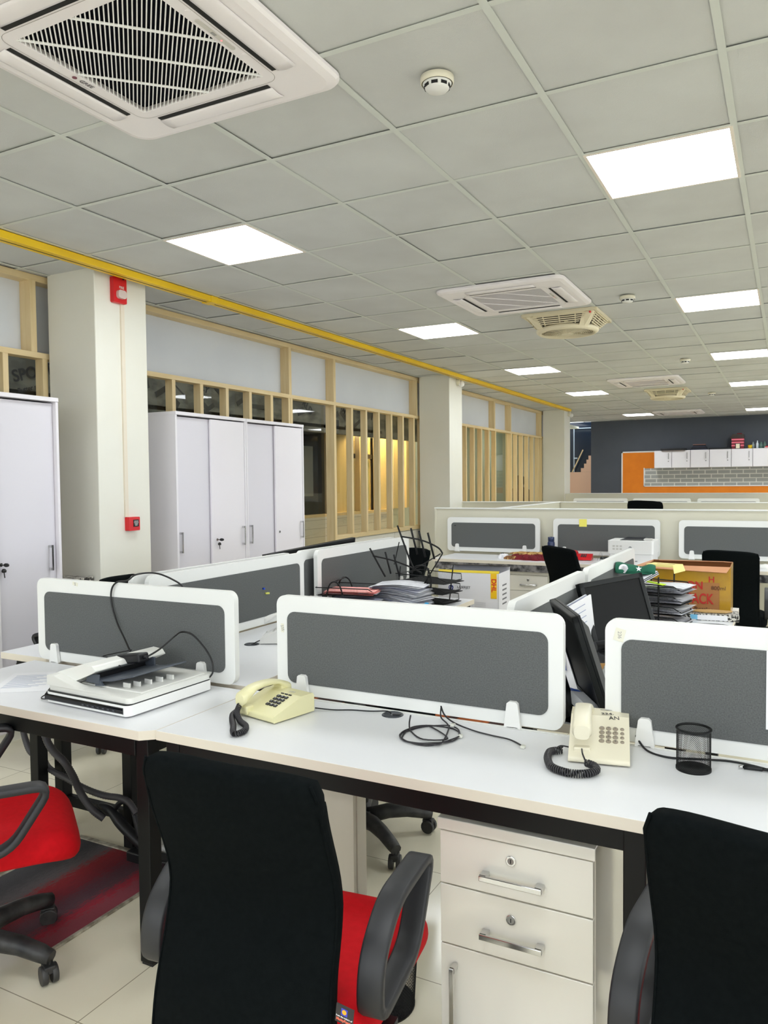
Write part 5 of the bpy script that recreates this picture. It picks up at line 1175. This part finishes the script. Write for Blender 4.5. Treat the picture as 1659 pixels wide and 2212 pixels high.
MB().prism(rrect(.37, .33, .02), 'z', .0, .088).obj('lower_body', PW, o, .004); MB().prism(rrect(.385, .34, .02), 'z', .09, .205).obj('upper_body', PW, o, .012, seg=3)
MB().box(-.10, .11, -.10, .12, .2045, .209).prism([(-.10, .205), (.10, .205), (.10, .221), (-.06, .225)], 'y', .05, .13).obj('output_slot', mat('printer dark', S(40, 42, 46), .4), o, .002)
MB().box(.10, .165, -.10, -.02, .205, .222).obj('control_panel', GREYP, o, .004); b = MB()
for r in range(2):
    for c in range(3): b.box(-.15 + c * .03, -.13 + c * .03, -.1712, -.170, .15 - r * .025, .165 - r * .025)
b.obj('vent_marks', GREYP, o); MB().cyl((.0, -.1722, .145), (.0, -.170, .145), .013, 24).obj('logo_disc', mat('logo grey disc', S(140, 142, 146), .4), o); txt('hp', .016, PAPER, o, (0, -.1728, .145), (PI / 2, 0, 0))
MB().box(-.12, .06, -.168, -.164, .025, .033).obj('tray_slot', GREYM, o)
tag(MB().box(-.05, .05, -.03, .03, 0, .022).obj('dark_pad', mat('pad grey', S(60, 64, 60), .6), None, .004), 'small dark pad on the back desk left of the printer', 'pad').location = (1.10, 5.13, .75)
o = thing('wire_stand', 'tiny wire stand next to the red telephone', 'stand', (1.08, 5.0, .75)); MB().tube([(-.03, 0, 0), (0, 0, .09), (.03, 0, 0)], .0015, 5).tube([(-.01, .02, 0), (.0, 0, .09), (.02, .02, 0)], .0015, 5).obj('wire', GREYM, o)
crumple('tissue', 'crumpled white tissue left of the red cloth', (.20, 4.86, .75), .05, .04, .045, PAPER, 'tissue', 12)
o = thing('white_mouse', 'small white mouse at the right edge of the back desk', 'mouse', (2.44, 4.85, .75)); MB().lathe([(.05, 0), (.052, .01), (.04, .03), (0, .038)], 18).obj('shell', WHP, o)
# items on top of the wall cabinets
def onc(nm, label, cat, x, z=2.140, y=16.6): return thing(nm, label, cat, (x, y, z))
o = onc('flat_tray', 'flat black tray overhanging the leftmost wall cabinet', 'tray', .27); MB().box(-.27, .27, -.18, .1, 0, .045).obj('tray', BLKP, o, .006); MB().box(-.24, .25, -.19, -.10, -.02, .0).obj('lower_lip', mat('grey brown lip', S(120, 108, 104), .6), o, .003)
o = onc('folder_pile', 'pile of dark folders with pinkish top on a wall cabinet', 'folders', .80); b = MB()
for k in range(4): b.box(-.17 + .02 * k, .18 - .01 * k, -.1, .1, k * .028, k * .028 + .025, k % 2)
b.obj('folders', [mat('navy folder', S(38, 42, 66), .5), BLKP], o, .002); MB().box(-.12, .14, -.09, .09, .113, .125).obj('top_folder', mat('dusty rose folder', S(160, 112, 104), .6), o)
o = onc('flat_case', 'long flat black case between folders and toy house', 'case', 1.21); MB().box(-.2, .23, -.1, .1, 0, .035).obj('case', BLKP, o, .004)
o = onc('toy_house', 'red and pink striped toy house with dark roof', 'ornament', 1.60); b = MB()
MB().box(-.12, .12, -.1, .1, 0, .235).obj('walls', mat('maroon paint', S(120, 16, 36), .5), o, .003)
b = MB()
for z in (.06, .125, .19): b.box(-.125, .125, -.104, .1, z - .001, z + .028)
b.obj('pink_bands', mat('pink band', S(232, 112, 132), .5), o); MB().prism([(-.16, .235), (.13, .235), (.12, .32), (-.10, .325)], 'y', -.11, .11).obj('roof', mat('dark brown roof', S(52, 40, 34), .6), o); MB().box(-.02, .08, -.03, .03, .32, .345).obj('chimney', RC, o)
MB().box(-.05, .055, -.112, -.1, .0, .12).obj('window_frame', BLKP, o); MB().box(-.035, .04, -.1135, -.111, .012, .108).obj('window_card', mat('cream card', S(236, 226, 198), .6), o)
def bottle(x, label, r, h, m, y=16.58):
    o = thing('small_bottle', label, 'bottle', (x, y, 2.14), 0, 'small glass items on the wall cabinets'); MB().lathe([(0, 0), (r, 0), (r, h * .6), (r * .45, h * .8), (r * .45, h), (0, h)], 14).obj('glass_body', m, o)
CG = mat('pale grey glass', S(150, 164, 166), .15); GG = mat('green grey glass', S(84, 112, 104), .15)
bottle(1.985, 'tall pale bottle right of the yellow cup', .028, .17, mat('white bottle', S(206, 216, 222), .2)); bottle(2.06, 'green glass jar right of the tall pale bottle', .04, .14, GG); bottle(2.13, 'second green glass jar next to the red trinket', .035, .15, GG); bottle(2.25, 'grey glass vase near the photo edge', .045, .16, CG); bottle(1.90, 'leaning clear glass behind the yellow cup', .03, .15, CG, 16.66)
o = onc('yellow_cup', 'yellow cup right of the toy house', 'cup', 1.84); MB().lathe([(0, 0), (.04, 0), (.046, .08), (.042, .08), (.036, .01), (0, .01)], 18).obj('cup', mat('mustard yellow', S(214, 180, 20), .4), o)
o = onc('red_trinket', 'small red and white trinket among the glass jars', 'ornament', 2.17, y=16.50); MB().lathe([(0, 0), (.035, .005), (.035, .035), (0, .05)], 14).obj('red_part', REDP, o); MB().box(-.045, .05, -.04, -.02, .012, .022).obj('white_band', PAPER, o)
# person standing in the room behind the farther slats
def person(label, loc, rz):
    o = thing('person', label, 'person', loc, rz)
    V = [(0, 0, .86), (0, .01, 1.05), (0, 0, 1.24), (0, 0, 1.33), (0, -.02, 1.41), (0, -.03, 1.50),          # pelvis .. head
         (.17, 0, 1.29), (.21, -.02, 1.05), (.20, -.10, .86), (-.17, 0, 1.29), (-.21, -.02, 1.05), (-.20, -.10, .86),
         (.09, 0, .80), (.10, .0, .45), (.10, .01, .07), (.10, -.13, .035), (-.09, 0, .80), (-.10, .0, .45), (-.10, .01, .07), (-.10, -.13, .035)]
    E_ = [(0, 1), (1, 2), (2, 3), (3, 4), (4, 5), (2, 6), (6, 7), (7, 8), (2, 9), (9, 10), (10, 11), (0, 12), (12, 13), (13, 14), (14, 15), (0, 16), (16, 17), (17, 18), (18, 19)]
    Rr = [.14, .125, .135, .055, .075, .085, .06, .045, .035, .06, .045, .035, .085, .06, .045, .035, .085, .06, .045, .035]
    me = bpy.data.meshes.new('body'); me.from_pydata([Vector(v) for v in V], E_, []); ob = bpy.data.objects.new('body', me); C.objects.link(ob); ob.parent = o
    md = ob.modifiers.new('skin', 'SKIN'); 
    for i, sv in enumerate(me.skin_vertices[0].data): sv.radius = (Rr[i], Rr[i] * (.72 if i < 3 else 1)); sv.use_root = (i == 0)
    md2 = ob.modifiers.new('s', 'SUBSURF'); md2.levels = 2; md2.render_levels = 2
    me.materials.append(mat('brown clothing', S(70, 44, 34), .85))
    MB().lathe([(0, 1.605), (.05, 1.60), (.085, 1.57), (.098, 1.51), (.096, 1.45), (.08, 1.40), (.06, 1.40), (.07, 1.5), (0, 1.56)], 18, (0, -.0)).obj('hair', mat('dark hair', S(38, 26, 20), .6), o)
    MB().lathe([(0, 1.56), (.05, 1.545), (.07, 1.50), (.066, 1.45), (.045, 1.405), (0, 1.395)], 16, (0, -.04)).box(-.008, .008, -.125, -.10, 1.455, 1.485).obj('face', mat('skin', S(150, 104, 78), .6), o)
    return o
person('person with dark hair in brown clothing standing behind the farther slats', (-2.42, 13.62, 0), PI)
